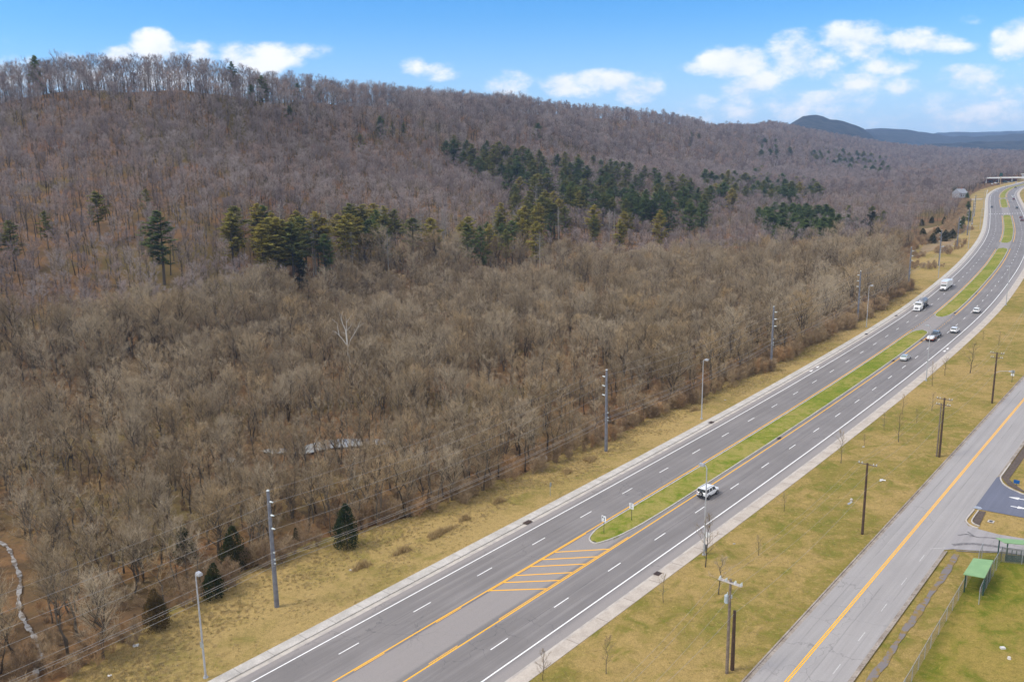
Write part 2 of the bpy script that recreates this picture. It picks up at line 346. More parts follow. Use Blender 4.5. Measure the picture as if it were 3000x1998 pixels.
# ------------------------------------------------------------------ terrain: profiles (distance, height) down sight columns of the valley side
def zr(px, py, Y): u, v = uv_dir(px, py); return CH + v * Y
def P0(px, Y): u, v = uv_dir(px, 400); return pz(u * Y, Y)
COLS = [
 (-1500, [(150, 0), (260, 14), (380, 45), (520, 80), (600, 96), (680, 92), (900, 60), (1500, 40), (3000, 20), (9000, 0)]),
 (-500, [(200, 0), (280, 12), (400, 42), (520, 84), ('r', 590, 320), (640, 98), (760, 75), (1200, 50), (3000, 30), (9000, 0)]),
 (0,    [(215, 0), (290, 12), (400, 40), (510, 80), ('r', 585, 284), (603, -4), (640, -26), (1200, -70), (3000, -110), (9000, -110)]),
 (250,  [(230, 0), (300, 12), (410, 40), (520, 84), ('r', 595, 257), (613, -4), (650, -26), (1200, -75), (3000, -120), (9000, -120)]),
 (420,  [(240, 0), (310, 12), (420, 42), (530, 84), ('r', 600, 265), (618, -4), (655, -26), (1200, -75), (3000, -120), (9000, -120)]),
 (560,  [(255, 0), (330, 13), (430, 42), (540, 84), ('r', 610, 258), (628, -4), (665, -26), (1200, -75), (3000, -120), (9000, -120)]),
 (720,  [(280, 0), (360, 13), (460, 42), (580, 84), ('r', 660, 276), (680, -4), (720, -24), (1300, -75), (3000, -120), (9000, -120)]),
 (900,  [(330, 0), (400, 13), (500, 36), (640, 76), ('r', 770, 292), (795, -4), (850, -24), (1500, -75), (3000, -120), (9000, -120)]),
 (1050, [(370, 0), (430, 10), (530, 30), (700, 72), ('r', 860, 318), (920, -6), (1050, -30), (1600, -75), (3000, -120), (9000, -120)]),
 (1250, [(400, 0), (450, 7), (560, 26), (760, 66), ('r', 960, 314), (1030, -6), (1150, -30), (1700, -75), (3000, -120), (9000, -120)]),
 (1450, [(420, 0), (480, 7), (600, 24), (850, 64), ('r', 1080, 326), (1150, -6), (1300, -30), (1900, -75), (3000, -120), (9000, -120)]),
 (1650, [(430, 0), (490, 6), (640, 20), (900, 54), ('r', 1180, 336), (1260, -6), (1400, -30), (2000, -75), (3000, -120), (9000, -120)]),
 (1850, [(450, 0), (520, 5), (700, 18), (1000, 48), ('r', 1350, 350), (1440, -6), (1600, -30), (2200, -75), (3000, -110), (9000, -110)]),
 (2020, [(480, 0), (560, 4), (760, 14), (1100, 38), ('r', 1600, 366), (1700, -6), (1900, -40), (2400, -80), (3200, -120), (9000, -120)]),
 (2130, [(520, 0), (620, 4), (850, 12), (1200, 30), ('r', 1850, 378), (1950, -6), (2200, -50), (2800, -100), (9000, -120)]),
 (2240, [(560, 0), (700, 4), (900, 10), (1300, 26), ('r', 2150, 368), (2300, -10), (2700, -60), (3400, -30), (4300, -60), (9000, -160)]),
 (2330, [(600, 0), (750, 3), (1000, 9), (1400, 22), ('r', 2250, 385), (2400, -10), (2700, -40), ('r', 4000, 342), (4400, -30), (9000, -160)]),
 (2370, [(620, 0), (800, 3), (1100, 8), (1500, 20), ('r', 2300, 397), (2450, -10), (2750, -30), ('r', 4000, 337), (4400, -30), (9000, -200)]),
 (2450, [(650, 0), (850, 2), (1200, 7), (1600, 18), ('r', 2400, 412), (2600, -10), (2900, -24), ('r', 4000, 353), (4400, -30), (9000, -200)]),
 (2530, [(700, 0), (950, 2), (1300, 6), (1700, 16), ('r', 2500, 424), (2700, -8), (3000, -20), ('r', 4000, 376), (4300, -20), ('r', 5600, 380), (9000, -60)]),
 (2600, [(800, 0), (1050, 1), (1400, 5), (1800, 13), ('r', 2600, 436), (2800, -8), (3200, -18), (4000, -6), ('r', 5600, 378), (6200, -30), (9000, -60)]),
 (2700, [(950, 0), (1200, 1), (1500, 5), (1900, 12), ('r', 2600, 444), (2800, -8), (3300, -16), ('r', 3800, 424), (4300, -50), ('r', 5600, 388), (6200, -30), ('r', 8200, 396), (9000, -20)]),
 (2790, [(1100, 0), (1300, 1), (1600, 4), (2000, 10), ('r', 2600, 450), (2800, -8), (3300, -14), ('r', 3800, 421), (4300, -50), ('r', 5600, 404), (6200, -20), ('r', 8200, 389), (9000, -60)]),
 (2900, [(1200, 0), (1400, 1), (1700, 4), (2100, 10), ('r', 2600, 456), (2800, -8), (3300, -12), ('r', 3700, 417), (4300, -50), ('r', 5400, 402), (6200, -20), ('r', 8200, 390), (9000, -60)]),
 (3000, [(1300, 0), (1500, 1), (1800, 4), (2200, 9), ('r', 2600, 460), (2800, -8), (3300, -10), ('r', 3700, 413), (4300, -50), ('r', 5200, 394), (6200, -20), ('r', 8200, 385), (9000, -60)]),
 (3300, [(1300, 0), (1500, 1), (1800, 6), (2200, 12), ('r', 2600, 452), (2800, -8), (3300, -10), (4000, 6), ('r', 5200, 388), (6200, -20), ('r', 8200, 390), (9000, -60)]),
 (5200, [(1300, 0), (1500, 2), (1800, 6), (2200, 12), (2600, 20), (3300, 15), (4000, 40), (5200, 90), (6200, 70), (9000, 60)]),
]
YG = np.concatenate([np.arange(0, 1000, 10.), np.arange(1000, 3000, 25.), np.arange(3000, 9001, 60.)])
PXC = np.array([c[0] for c in COLS], float); MC = np.array([uv_dir(c[0], 400)[0] for c in COLS])
def profile(px, pr):
    u = uv_dir(px, 400)[0]; ys, zs, base = [0, pr[0][0]], [0, 0], None
    for node in pr[1:]:
        if node[0] == 'r':
            _, Y, py = node; ys.append(Y); base = zr(px, py, Y); zs.append(base - P0(px, Y))
        else:
            Y, v = node
            if v < 0 and base is not None: v = base + v - P0(px, Y)
            ys.append(Y); zs.append(v)
    return np.interp(YG, ys, zs)
def blend_nodes(A, B, t):
    out = []
    for a, b in zip(A, B):
        if a[0] == 'r': out.append(('r', a[1] + (b[1] - a[1]) * t, a[2] + (b[2] - a[2]) * t))
        else: out.append((a[0] + (b[0] - a[0]) * t, a[1] + (b[1] - a[1]) * t))
    return out
MG = np.linspace(MC[0], MC[-1], 420); GR = []
for m in MG:
    i = int(np.clip(np.searchsorted(MC, m) - 1, 0, len(MC) - 2)); t = (m - MC[i]) / (MC[i + 1] - MC[i]); (pa, A), (pb, B) = COLS[i], COLS[i + 1]
    same = len(A) == len(B) and all((x[0] == 'r') == (y[0] == 'r') for x, y in zip(A, B))
    if same: GR.append(profile(pa + (pb - pa) * t, blend_nodes(A, B, t)))
    else: GR.append(profile(pa, A) * (1 - t) + profile(pb, B) * t)
GRID = np.array(GR).T
def _smooth(A, n, ax):
    for _ in range(n):
        B = A.copy()
        if ax == 0: B[1:-1] = (A[:-2] + 2 * A[1:-1] + A[2:]) / 4
        else: B[:, 1:-1] = (A[:, :-2] + 2 * A[:, 1:-1] + A[:, 2:]) / 4
        A = B
    return A
GRID = _smooth(_smooth(GRID, 2, 0), 6, 1) + 3.0 * np.clip(GRID / 70, 0, 1)
_rs = np.random.RandomState(7)
def _vnoise(x, y, seed):
    xi = np.floor(x).astype(int); yi = np.floor(y).astype(int); fx = x - xi; fy = y - yi
    def h(a, b):
        n = (a * 374761393 + b * 668265263 + seed * 974711) & 0x7fffffff; n = (n ^ (n >> 13)) * 1274126177 & 0x7fffffff
        return ((n ^ (n >> 16)) & 0xffff) / 65535.0
    fx = fx * fx * (3 - 2 * fx); fy = fy * fy * (3 - 2 * fy)
    return (h(xi, yi) * (1 - fx) + h(xi + 1, yi) * fx) * (1 - fy) + (h(xi, yi + 1) * (1 - fx) + h(xi + 1, yi + 1) * fx) * fy
def rise(X, Y):
    """height of the hills above the sloping valley plane"""
    X = np.asarray(X, float); Y = np.asarray(Y, float)
    m = np.clip(X / np.maximum(Y, 1), MG[0], MG[-1]); fm = (m - MG[0]) / (MG[1] - MG[0]); i = np.clip(fm.astype(int), 0, len(MG) - 2); a = fm - i
    yc = np.clip(Y, 0, 8990); j = np.clip(np.searchsorted(YG, yc) - 1, 0, len(YG) - 2); b = (yc - YG[j]) / (YG[j + 1] - YG[j])
    z = (GRID[j, i] * (1 - a) + GRID[j, i + 1] * a) * (1 - b) + (GRID[j + 1, i] * (1 - a) + GRID[j + 1, i + 1] * a) * b
    amp = np.clip(z / 60, 0, 1) * np.clip((1400 - Y) / 500, 0.25, 1)
    gul = (_vnoise(X / 95 + 3, Y / 140, 1) - 0.5) * 9 + (_vnoise(X / 38, Y / 60, 2) - 0.5) * 4
    spur = (_vnoise(X / 150 + 9, Y / 420, 4) - 0.5) * 34 * np.clip(z / 30, 0, 1) * np.clip((92 - z) / 45, 0, 1) * np.clip((1100 - Y) / 300, 0, 1)
    return z + gul * amp + spur
def tz(X, Y): return pz(np.asarray(X, float), np.asarray(Y, float)) + rise(X, Y)

def verge_edge(s):           # where the woods begin, metres left of the reference line
    return float(np.interp(s, [-80, 0, 16, 25, 45, 61, 82, 100, 130, 150, 176, 211, 250, 297, 328, 345, 387, 430, 500, 540, 600, 700, 1900],
                              [22, 21.5, 26.5, 29, 26, 21.5, 20.5, 18.2, 17.6, 16.8, 15.0, 14.2, 13.8, 14.2, 14.5, 21, 27, 38, 34, 26, 22, 21.5, 20]))
VE = np.array([verge_edge(s) for s in range(-80, 1901, 5)])
def verge_np(s): return np.interp(s, np.arange(-80, 1901, 5), VE)

PONDS = [[(860, 1330), (900, 1298), (960, 1280), (1030, 1277), (1135, 1281), (1150, 1298), (1090, 1303), (1030, 1306), (960, 1312), (900, 1330)],
         [(760, 1318), (790, 1310), (830, 1308), (850, 1322), (800, 1330)], [(640, 1345), (662, 1332), (690, 1338), (680, 1352), (650, 1354)], [(1120, 1258), (1160, 1250), (1180, 1258), (1140, 1266)],
         [(2300, 920), (2322, 918), (2330, 945), (2322, 960), (2302, 956)], [(2120, 965), (2170, 975), (2205, 972), (2215, 992), (2160, 1000), (2125, 985)], [(1560, 1335), (1600, 1330), (1605, 1342), (1570, 1346)], [(2600, 700), (2612, 690), (2620, 702), (2606, 708)]]
PONDXY = []
for i, pp in enumerate(PONDS):
    w_ = [gnd(px, py, 0) for px, py in pp]; zt = sum(p[2] for p in w_) / len(w_)
    PONDXY.append([(p[0], p[1]) for p in w_])

def build_terrain():
    ky = np.concatenate([np.arange(-60, 300, 8.), np.arange(300, 900, 9.), np.arange(900, 2900, 28.), np.arange(2900, 9000, 90.)])
    km = np.linspace(-1.15, 1.15, 300)
    X = km[None, :] * (ky[:, None] + 160); Y = np.repeat(ky[:, None], len(km), 1)
    Z = tz(X.ravel(), Y.ravel()).reshape(X.shape)
    so = so_arr(X.ravel(), Y.ravel()); off = so[:, 1].reshape(X.shape); ve = verge_np(so[:, 0]).reshape(X.shape)
    wild = np.clip((off - ve - 2) / 12, 0, 1) * (Y < 3000)
    Z = Z - 0.35 * (1 - wild) * (Y < 1700) + wild * (_vnoise(X / 14, Y / 14, 5) - 0.5) * 0.9
    for P in PONDXY:
        xs = [p[0] for p in P]; ys = [p[1] for p in P]; cx = np.clip(X, min(xs), max(xs)); cy = np.clip(Y, min(ys), max(ys)); d_ = np.hypot(X - cx, Y - cy)
        Z = Z - np.clip(.6 - d_ / 20, 0, .35) * (d_ < 16)
    far = np.clip((Y - 2700) / 300, 0, 1)
    Z = Z + far * ((_vnoise(X / 45, Y / 60, 9) - 0.3) * 13 + (_vnoise(X / 20, Y / 120, 11)) * 8)
    nx = len(km); me = bpy.data.meshes.new('ground')
    V = np.stack([X.ravel(), Y.ravel(), Z.ravel()], 1)
    a = (np.arange(len(ky) - 1)[:, None] * nx + np.arange(nx - 1)[None]).ravel()
    F = np.stack([a, a + 1, a + nx + 1, a + nx], 1)
    # near block is ground, the block beyond 2.8 km is the far wooded hills
    row = a // nx; split = np.searchsorted(ky, 2800)
    for nm, sel, mt in (('ground', row < split, M_FLOOR), ('hills', row >= split, M_HILL)):
        me = bpy.data.meshes.new(nm); f = F[sel]; used = np.unique(f); rem = np.zeros(len(V), int); rem[used] = np.arange(len(used))
        me.from_pydata(V[used].tolist(), [], rem[f].tolist()); me.materials.append(mt); me.polygons.foreach_set('use_smooth', [True] * len(me.polygons)); me.update()
        o = bpy.data.objects.new(nm, me); COL.objects.link(o); tag(o, kind='structure')
M_HILL = mat('far_wooded_hills', (0.045, 0.046, 0.045), (0.016, 0.021, 0.022), scale=0.02, detail=9, lo=.38, hi=.62, rough=0.95, spec=0.05)
build_terrain()

# ------------------------------------------------------------------ roads, paths, markings
S1 = 1600
hw = MB(); strip(hw, -80, S1, 5.45, -20.35, 0.020); tag(hw.build('highway', M_ASPH), kind='structure')
g = MB(); strip(g, -80, S1, 6.2, 5.40, 0.026); strip(g, -80, S1, -20.30, -20.75, 0.026); tag(g.build('gutter', M_GUT), kind='structure')
# raised path behind each kerb
def kerbed_path(name, o_in, o_out, m):
    k = MB(); a, b = (o_out, o_in) if o_out > o_in else (o_in, o_out)
    strip(k, -80, S1, a, b, 0.16)
    if o_in < o_out: strip(k, -80, S1, o_in + .001, o_in, 0.16, up1=-0.02); strip(k, -80, S1, o_out + .02, o_out, -0.1, up1=0.16)
    else: strip(k, -80, S1, o_in + .02, o_in, -0.02, up1=0.16); strip(k, -80, S1, o_out, o_out - .02, 0.16, up1=-0.1)
    tag(k.build(name, m), kind='structure')
kerbed_path('pavement', 6.22, 7.95, M_CONC)
kerbed_path('path', -20.76, -22.6, M_CONC2)
# grass verges
v = MB(); strip(v, -80, S1, lambda s: verge_edge(s) + 2.5 + 1.2 * math.sin(s * .21) + .8 * math.sin(s * .53), 7.9, -0.02, up1=0.12); 
tag(v.build('verge', M_VERGE), kind='structure')
fld = MB(); strip(fld, -80, 520, -22.58, -120, 0.10, up1=0.0, step=10); strip(fld, 520, S1, -22.58, -60, 0.10, up1=0.0, step=20)
tag(fld.build('field', M_FIELD), kind='structure')

def arc_pts(pts, n=8):
    """Catmull-Rom through (s, off) points"""
    out = []
    for i in range(len(pts) - 1):
        p0 = pts[max(i - 1, 0)]; p1 = pts[i]; p2 = pts[i + 1]; p3 = pts[min(i + 2, len(pts) - 1)]
        for k in range(n):
            t = k / n; q = []
            for c in (0, 1):
                q.append(0.5 * (2 * p1[c] + (p2[c] - p0[c]) * t + (2 * p0[c] - 5 * p1[c] + 4 * p2[c] - p3[c]) * t * t + (3 * p1[c] - p0[c] - 3 * p2[c] + p3[c]) * t ** 3))
            out.append(tuple(q))
    out.append(tuple(pts[-1])); return out
oL, oR = -4.72, -10.05
ISL = [(63.2, 242.0), (265.8, 477), (503.5, 713), (800, 932), (945, 1500)]
def island(a, b):
    w = (oL - oR) / 2; c = (oL + oR) / 2
    nose = [(a + 16, oR), (a + 9, oR + .2), (a + 4, oR + .75), (a + 1.0, oR + 1.6), (a, c - .3), (a + .7, oL - 1.4), (a + 3, oL - .45), (a + 6, oL - .03), (a + 14, oL)]
    tail = [(b - 12, oL), (b - 4, oL - .25), (b - .9, oL - 1.2), (b, c), (b - 1.2, oR + 1.2), (b - 5, oR + .25), (b - 12, oR)]
    P = arc_pts(nose, 5)
    mid1 = [(s, oL) for s in stations(a + 14, b - 12, 6)[1:-1]]; mid2 = [(s, oR) for s in stations(b - 12, a + 16, 6)[1:-1]] if False else [(s, oR) for s in stations(a + 16, b - 12, 6)[1:-1][::-1]]
    return P + mid1 + arc_pts(tail, 5) + mid2
kb = MB(); gr = MB()
for a, b in ISL:
    loop = island(a, b); n = len(loop); c = (oL + oR) / 2
    def inset(p, q, r, d):
        # normal in (s, off) space
        tx = r[0] - p[0]; ty = r[1] - p[1]; L = math.hypot(tx, ty) or 1
        return (q[0] + ty / L * d, q[1] - tx / L * d)
    inn = [inset(loop[i - 1], loop[i], loop[(i + 1) % n], 0.2) for i in range(n)]
    ir = [kb.vert(RP(*p, 0.0)) for p in loop]; it = [kb.vert(RP(*p, 0.155)) for p in loop]; ii = [kb.vert(RP(*p, 0.155)) for p in inn]; ij = [kb.vert(RP(*p, 0.09)) for p in inn]
    for k in range(n):
        q = (k + 1) % n; s0, s1 = loop[k][0], loop[q][0]; U = lambda: ((0, s0), (0, s1), (0, s1), (0, s0))
        kb.face((ir[q], ir[k], it[k], it[q]), U()); kb.face((it[q], it[k], ii[k], ii[q]), U()); kb.face((ii[q], ii[k], ij[k], ij[q]), U())
    # grass: rows across
    srt = sorted(inn); ss = stations(a + .35, b - .35, 1.0)
    def edge(s, side):
        best = None
        for k in range(n):
            p, q = inn[k], inn[(k + 1) % n]
            if (p[0] - s) * (q[0] - s) <= 0 and p[0] != q[0]:
                t = (s - p[0]) / (q[0] - p[0]); o = p[1] + (q[1] - p[1]) * t
                if best is None or (side > 0 and o > best) or (side < 0 and o < best): best = o
        return best
    prev = None
    for s in ss:
        o1, o2 = edge(s, 1), edge(s, -1)
        if o1 is None or o2 is None: continue
        row = []
        for j in range(6):
            t = j / 5; o = o1 + (o2 - o1) * t; crown = 0.13 + 0.10 * math.sin(math.pi * t) + 0.05 * random.random() * math.sin(math.pi * t)
            row.append(gr.vert(RP(s, o, crown if 0 < j < 5 else 0.10)))
        if prev:
            for j in range(5): gr.face((prev[j], prev[j + 1], row[j + 1], row[j]))
        prev = row
tag(kb.build('median_kerb', M_CONC), kind='structure'); tag(gr.build('median', M_MEDIAN, smooth=True), kind='structure')

# painted lines
wl = MB(); yl = MB(); UPM = 0.026
def line(mb, a, b, o, w=0.13, up=UPM, step=5): strip(mb, a, b, o + w / 2, o - w / 2, up, step)
line(wl, -80, S1, 3.70, 0.19); line(wl, -80, S1, -18.22, 0.20)
for k in range(-8, 110):
    s = 22.66 + 12.192 * k; line(wl, s - 1.55, s + 1.55, 0, 0.15, step=2)
    s = 34.24 + 12.192 * k; line(wl, s - 1.55, s + 1.55, -14.58, 0.15, step=2)
line(yl, -80, 242, -4.20, 0.19); line(yl, -80, 236, -10.93, 0.19)
line(yl, 43, 65.5, -4.45, 0.13); line(yl, 38.5, 68, -10.62, 0.13)
for a in (33.2, 20.0, 7.5, -5): line(yl, a, a + 4.6, -4.47, 0.12)
for a in (29.2, 15.5, 2.5): line(yl, a - 3.0, a + 1.8, -10.63, 0.12)
for a, b in ISL[1:]: line(yl, a + 7, b - 4, -4.20, 0.20); line(yl, a + 5, b - 4, -10.93, 0.20)
for k in range(12):
    line(yl, 243.5 + 2.5 * k, 244.4 + 2.5 * k, -4.25, .16, step=1); line(yl, 239 + 2.5 * k, 239.9 + 2.5 * k, -10.95, .16, step=1)
for (s0, o0), (s1, o1) in (((57.6, -4.45), (62.9, -10.6)), ((54.7, -4.5), (59.9, -10.6)), ((52.0, -4.5), (57.1, -10.6)), ((48.7, -4.5), (53.9, -10.6)), ((46.2, -4.5), (51.1, -10.6)), ((43.4, -4.5), (48.2, -10.6))):
    w = .15
    yl.poly([RP(s0 + w, o0, UPM), RP(s0 - w, o0, UPM), RP(s1 - w, o1, UPM), RP(s1 + w, o1, UPM)])
# crosswalk and stop bars far up the road
for k in range(14): strip(wl, 728, 731, 4.6 - 1.75 * k, 3.9 - 1.75 * k, 0.028, 3)
# bicycle arrows in the shoulders
for s, o in ((179.5, 4.75), (184.2, 4.75), (218.5, -19.3), (215.0, -19.3)):
    wl.poly([RP(s - 1, o + .32, UPM), RP(s - 1, o - .32, UPM), RP(s + .9, o - .1, UPM), RP(s + .9, o + .1, UPM)])
tag(wl.build('white_lines', M_WHITE), kind='structure'); tag(yl.build('yellow_lines', M_YEL), kind='structure')

# side road, straight, frame (u along, v to the left)
SO = (29.2, 81.4); ST = (0.6552, 0.75545)
def SP(u, v, up=0.0):
    x = SO[0] + ST[0] * u - ST[1] * v; y = SO[1] + ST[1] * u + ST[0] * v; return (x, y, pz(x, y) + up)
def sstrip(mb, a, b, v0, v1, up, step=8, up1=None):
    if up1 is None: up1 = up
    g0 = v0 if callable(v0) else (lambda s: v0); g1 = v1 if callable(v1) else (lambda s: v1)
    ss = stations(a, b, step); L = [mb.vert(SP(s, g0(s), up)) for s in ss]; Rr = [mb.vert(SP(s, g1(s), up1)) for s in ss]
    for k in range(len(ss) - 1): mb.face((L[k], Rr[k], Rr[k + 1], L[k + 1]), ((g0(ss[k]), ss[k]), (g1(ss[k]), ss[k]), (g1(ss[k + 1]), ss[k + 1]), (g0(ss[k + 1]), ss[k + 1])))
sr = MB(); sstrip(sr, -60, 330, 3.3, -5.25, 0.135); tag(sr.build('side_road', M_SIDE), kind='structure')
k = MB(); sstrip(k, -60, 330, 3.72, 3.28, 0.14); sstrip(k, -60, 330, 3.9, 3.72, 0.25, step=6); sstrip(k, -60, 330, 3.721, 3.719, 0.25, up1=0.1)
for a, b in ((-60, 41.2), (75.2, 330)):
    sstrip(k, a, b, -5.22, -5.62, 0.142); sstrip(k, a, b, -5.60, -5.78, 0.25); sstrip(k, a, b, -5.599, -5.601, 0.10, up1=0.25)
tag(k.build('side_road_kerb', M_DIRTY), kind='structure')
sy = MB(); sw = MB()
for v0 in (0.13, -0.13): sstrip(sy, -60, 330, v0 + .07, v0 - .07, 0.142)
for u in np.arange(4.1 - 24.1, 40, 8.03): sstrip(sw, u, u + 2.3, -3.44, -3.52, 0.142, 3)
sw.poly([SP(41.0, -3.6, .142), SP(40.9, -3.6, .142), SP(42.3, -5.2, .142), SP(42.4, -5.2, .142)])
tag(sy.build('side_road_yellow_lines', M_YEL), kind='structure'); tag(sw.build('side_road_white_lines', M_FADE), kind='structure')
# old broken path beside the side road
M_OLDP = mat('old_broken_asphalt', (0.175, 0.155, 0.150), (0.21, 0.145, 0.05), scale=1.1, detail=8, lo=.42, hi=.54)
op = MB(); sstrip(op, -60, 41, lambda s: -6.75 + .10 * math.sin(s * .37) + .08 * math.sin(s * 1.13), lambda s: -7.5 + .12 * math.sin(s * .51) + .07 * math.sin(s * 1.9), 0.135, 1)
tag(op.build('old_path', M_OLDP), kind='structure')
lw = MB(); lw.poly([(x, y, pz(x, y) + .125) for x, y in ((32.8, 69.0), (41.9, 79.9), (51.3, 91.1), (57.8, 98.8), (63.9, 106.3), (110, 88), (90, 40))]); tag(lw.build('lawn', M_LAWN), kind='structure')
# driveways
M_BLUE = asphalt_material('fresh_asphalt', (0.135, 0.145, 0.190), (0.15, 0.155, 0.19), False, (0.10, 0.105, 0.13))
M_DRIVE = asphalt_material('driveway_asphalt', (0.300, 0.285, 0.285), (0.33, 0.32, 0.31), False, (0.07, 0.065, 0.065))
def polyS(mb, pts, up): 
    c = np.mean(pts, 0); mb.poly([SP(u, v, up) for u, v in pts], [(v, u) for u, v in pts])
b1 = MB(); polyS(b1, [(58.9, -5.2), (58.9, -60), (67.5, -60), (68.6, -10.25), (69.1, -9.38), (70.0, -8.18), (71.1, -7.11), (72.3, -6.42), (73.9, -5.86), (75.4, -5.6), (74.5, -5.2)], 0.1395)
tag(b1.build('driveway', M_BLUE), kind='structure')
b2 = MB(); polyS(b2, [(41.5, -5.2), (42.5, -6.2), (43.2, -8), (45.2, -12), (47.0, -60), (54.5, -60), (51.1, -13.3), (50.8, -10.1), (51.3, -7.2), (51.7, -6.0), (53.2, -5.2)], 0.1385)
tag(b2.build('driveway.001', M_DRIVE), kind='structure')
M_TAR = mat('tar_seal', (0.11, 0.105, 0.11), (0.20, 0.19, 0.19), scale=3)
tr = MB()
for path_, w in (([(47.5, -5.6), (48.6, -6.6), (48.2, -8.0), (49.0, -9.5), (49.3, -11.2), (49.8, -13)], .16), ([(43.8, -5.8), (45.0, -7), (45.8, -8.3), (46.3, -10.2), (46.6, -13.0), (47.4, -16)], .34), ([(49.5, -6.4), (48.3, -7.6), (47.9, -7.0)], .12), ([(42.2, -6.6), (43.0, -8.6), (44.4, -11), (45.3, -13.4)], .12)):
    for i in range(len(path_) - 1):
        (a0, c0), (a1, c1) = path_[i], path_[i + 1]; du, dv = a1 - a0, c1 - c0; L = math.hypot(du, dv); nx, ny = -dv / L * w, du / L * w
        tr.poly([SP(a0 + nx, c0 + ny, .146), SP(a0 - nx, c0 - ny, .146), SP(a1 - nx, c1 - ny, .146), SP(a1 + nx, c1 + ny, .146)])
tag(tr.build('tar_patches', M_TAR), kind='structure')
# white arrows on the blue driveway
ar = MB()
for (ua, va), dr in (((66.35, -9.2), 1), ((62.6, -11.2), -1)):
    # dr=1 points to the side road, -1 away from it
    for pts in ([(-.10, 0.0), (.10, 0.0), (.10, -1.7), (-.10, -1.7)], [(-.42, -.75), (0, .75), (.42, -.75)]):
        q = [(ua + a * 1.2, va + (b - .0) * dr) for a, b in pts]; ar.poly([SP(u, v_, .150) for u, v_ in (q if dr > 0 else q[::-1])])
tag(ar.build('driveway_arrows', M_WHITE), kind='structure')
# corner kerb islands with mulch
M_MULCH = mat('dark_mulch', (0.115, 0.085, 0.065), (0.07, 0.055, 0.045), scale=3)
def kerb_line(pts, w=.2, z=.27, closed=False, name='corner_kerb'):
    mb = MB(); P = arc_pts(pts, 5)
    for i in range(len(P) - 1):
        (a0, c0), (a1, c1) = P[i], P[i + 1]; p = P[max(i - 1, 0)]; q = P[min(i + 2, len(P) - 1)]
        def nn(A, B): L = math.hypot(B[0] - A[0], B[1] - A[1]) or 1; return (-(B[1] - A[1]) / L * w / 2, (B[0] - A[0]) / L * w / 2)
        n0 = nn(p, P[i + 1]); n1 = nn(P[i], q)
        A, B, C, D = (a0 + n0[0], c0 + n0[1]), (a0 - n0[0], c0 - n0[1]), (a1 - n1[0], c1 - n1[1]), (a1 + n1[0], c1 + n1[1])
        mb.poly([SP(*A, z), SP(*B, z), SP(*C, z), SP(*D, z)]); mb.poly([SP(*B, .1), SP(*C, .1), SP(*C, z), SP(*B, z)]); mb.poly([SP(*D, .1), SP(*A, .1), SP(*A, z), SP(*D, z)])
    tag(mb.build(name, M_GUT), kind='structure')
kerb_line([(82.6, -5.7), (76.4, -5.68), (75.0, -5.68), (73.9, -5.9), (72.3, -6.46), (71.1, -7.15), (70.0, -8.2), (69.1, -9.4), (68.6, -10.3), (68.0, -14), (67.4, -22)])
kerb_line([(58.3, -5.35), (54.5, -5.25), (53.3, -5.35), (52.4, -5.8), (51.7, -6.5), (51.4, -7.4)], name='corner_kerb')
kerb_line([(58.2, -5.95), (54.8, -5.95), (53.4, -6.1), (52.7, -6.6), (52.3, -7.4)], w=.16, name='corner_kerb')
ml = MB(); polyS(ml, [(58.3, -6.0), (54.6, -6.05), (53.2, -6.4), (52.8, -7.3), (58.4, -6.95)], .165); polyS(ml, [(74.5, -6.1), (73.4, -6.5), (71.8, -7.3), (70.2, -8.9), (69.3, -10.6), (72.6, -8.2), (74.6, -7.0)], .165)
polyS(ml, [(74.6, -5.9), (74.6, -7.0), (110, -7.1), (110, -5.9)], .150)
tag(ml.build('mulch_bed', M_MULCH), kind='structure')
# dirt lanes far up the left side of the highway
M_LANE = mat('gravel_lane', (0.34, 0.30, 0.26), (0.27, 0.23, 0.18), scale=0.5)
ln = MB()
for s, a, b, w in ((490, 7.9, 29, 1.6), (621, 7.9, 19, 1.4), (943, 7.9, 30, 12)):
    ln.poly([RP(s - w, a, .10), RP(s + w, a, .10), RP(s + w + 2, b, .08), RP(s - w + 2, b, .08)][::-1])
tag(ln.build('gravel_lane', M_LANE), kind='structure')
M_BARE = mat('dry_clearing', (0.30, 0.20, 0.11), (0.20, 0.15, 0.07), scale=0.15, detail=7)
cl = MB(); pts = [gnd(px, py, .15) for px, py in ((2700, 672), (2752, 663), (2800, 690), (2790, 722), (2730, 735), (2690, 748), (2715, 700))]
cl.poly(pts); tag(cl.build('clearing', M_BARE), kind='structure')

# water lying in the woods
def water_material():
    m = bpy.data.materials.new('still_water'); m.use_nodes = True; b = bsdf_of(m) if False else m.node_tree.nodes['Principled BSDF']
    b.inputs['Base Color'].default_value = (0.36, 0.37, 0.36, 1); b.inputs['Roughness'].default_value = 0.12; b.inputs['IOR'].default_value = 1.33; b.inputs['Metallic'].default_value = 0.0
    b.inputs['Specular IOR Level'].default_value = 1.0; b.inputs['Coat Weight'].default_value = 1.0; b.inputs['Coat Roughness'].default_value = 0.05
    return m
M_WATER = water_material()
wp = MB()
for P in PONDXY:
    my = sum(p[1] for p in P) / len(P); wp.poly([(x, my + (y - my) * .8, pz(x, y) - 0.22) for x, y in P])
tag(wp.build('water', M_WATER), kind='structure')
CREEK0 = [gnd(px, py, 0)[:2] for px, py in ((-60, 1560), (8, 1598), (30, 1620), (45, 1660), (60, 1700), (55, 1760), (60, 1800), (80, 1840), (100, 1870), (115, 1895), (118, 1935), (105, 1960), (110, 1998), (130, 2100))]
ck = MB(); prev = None
CREEK = arc_pts(CREEK0, 8)
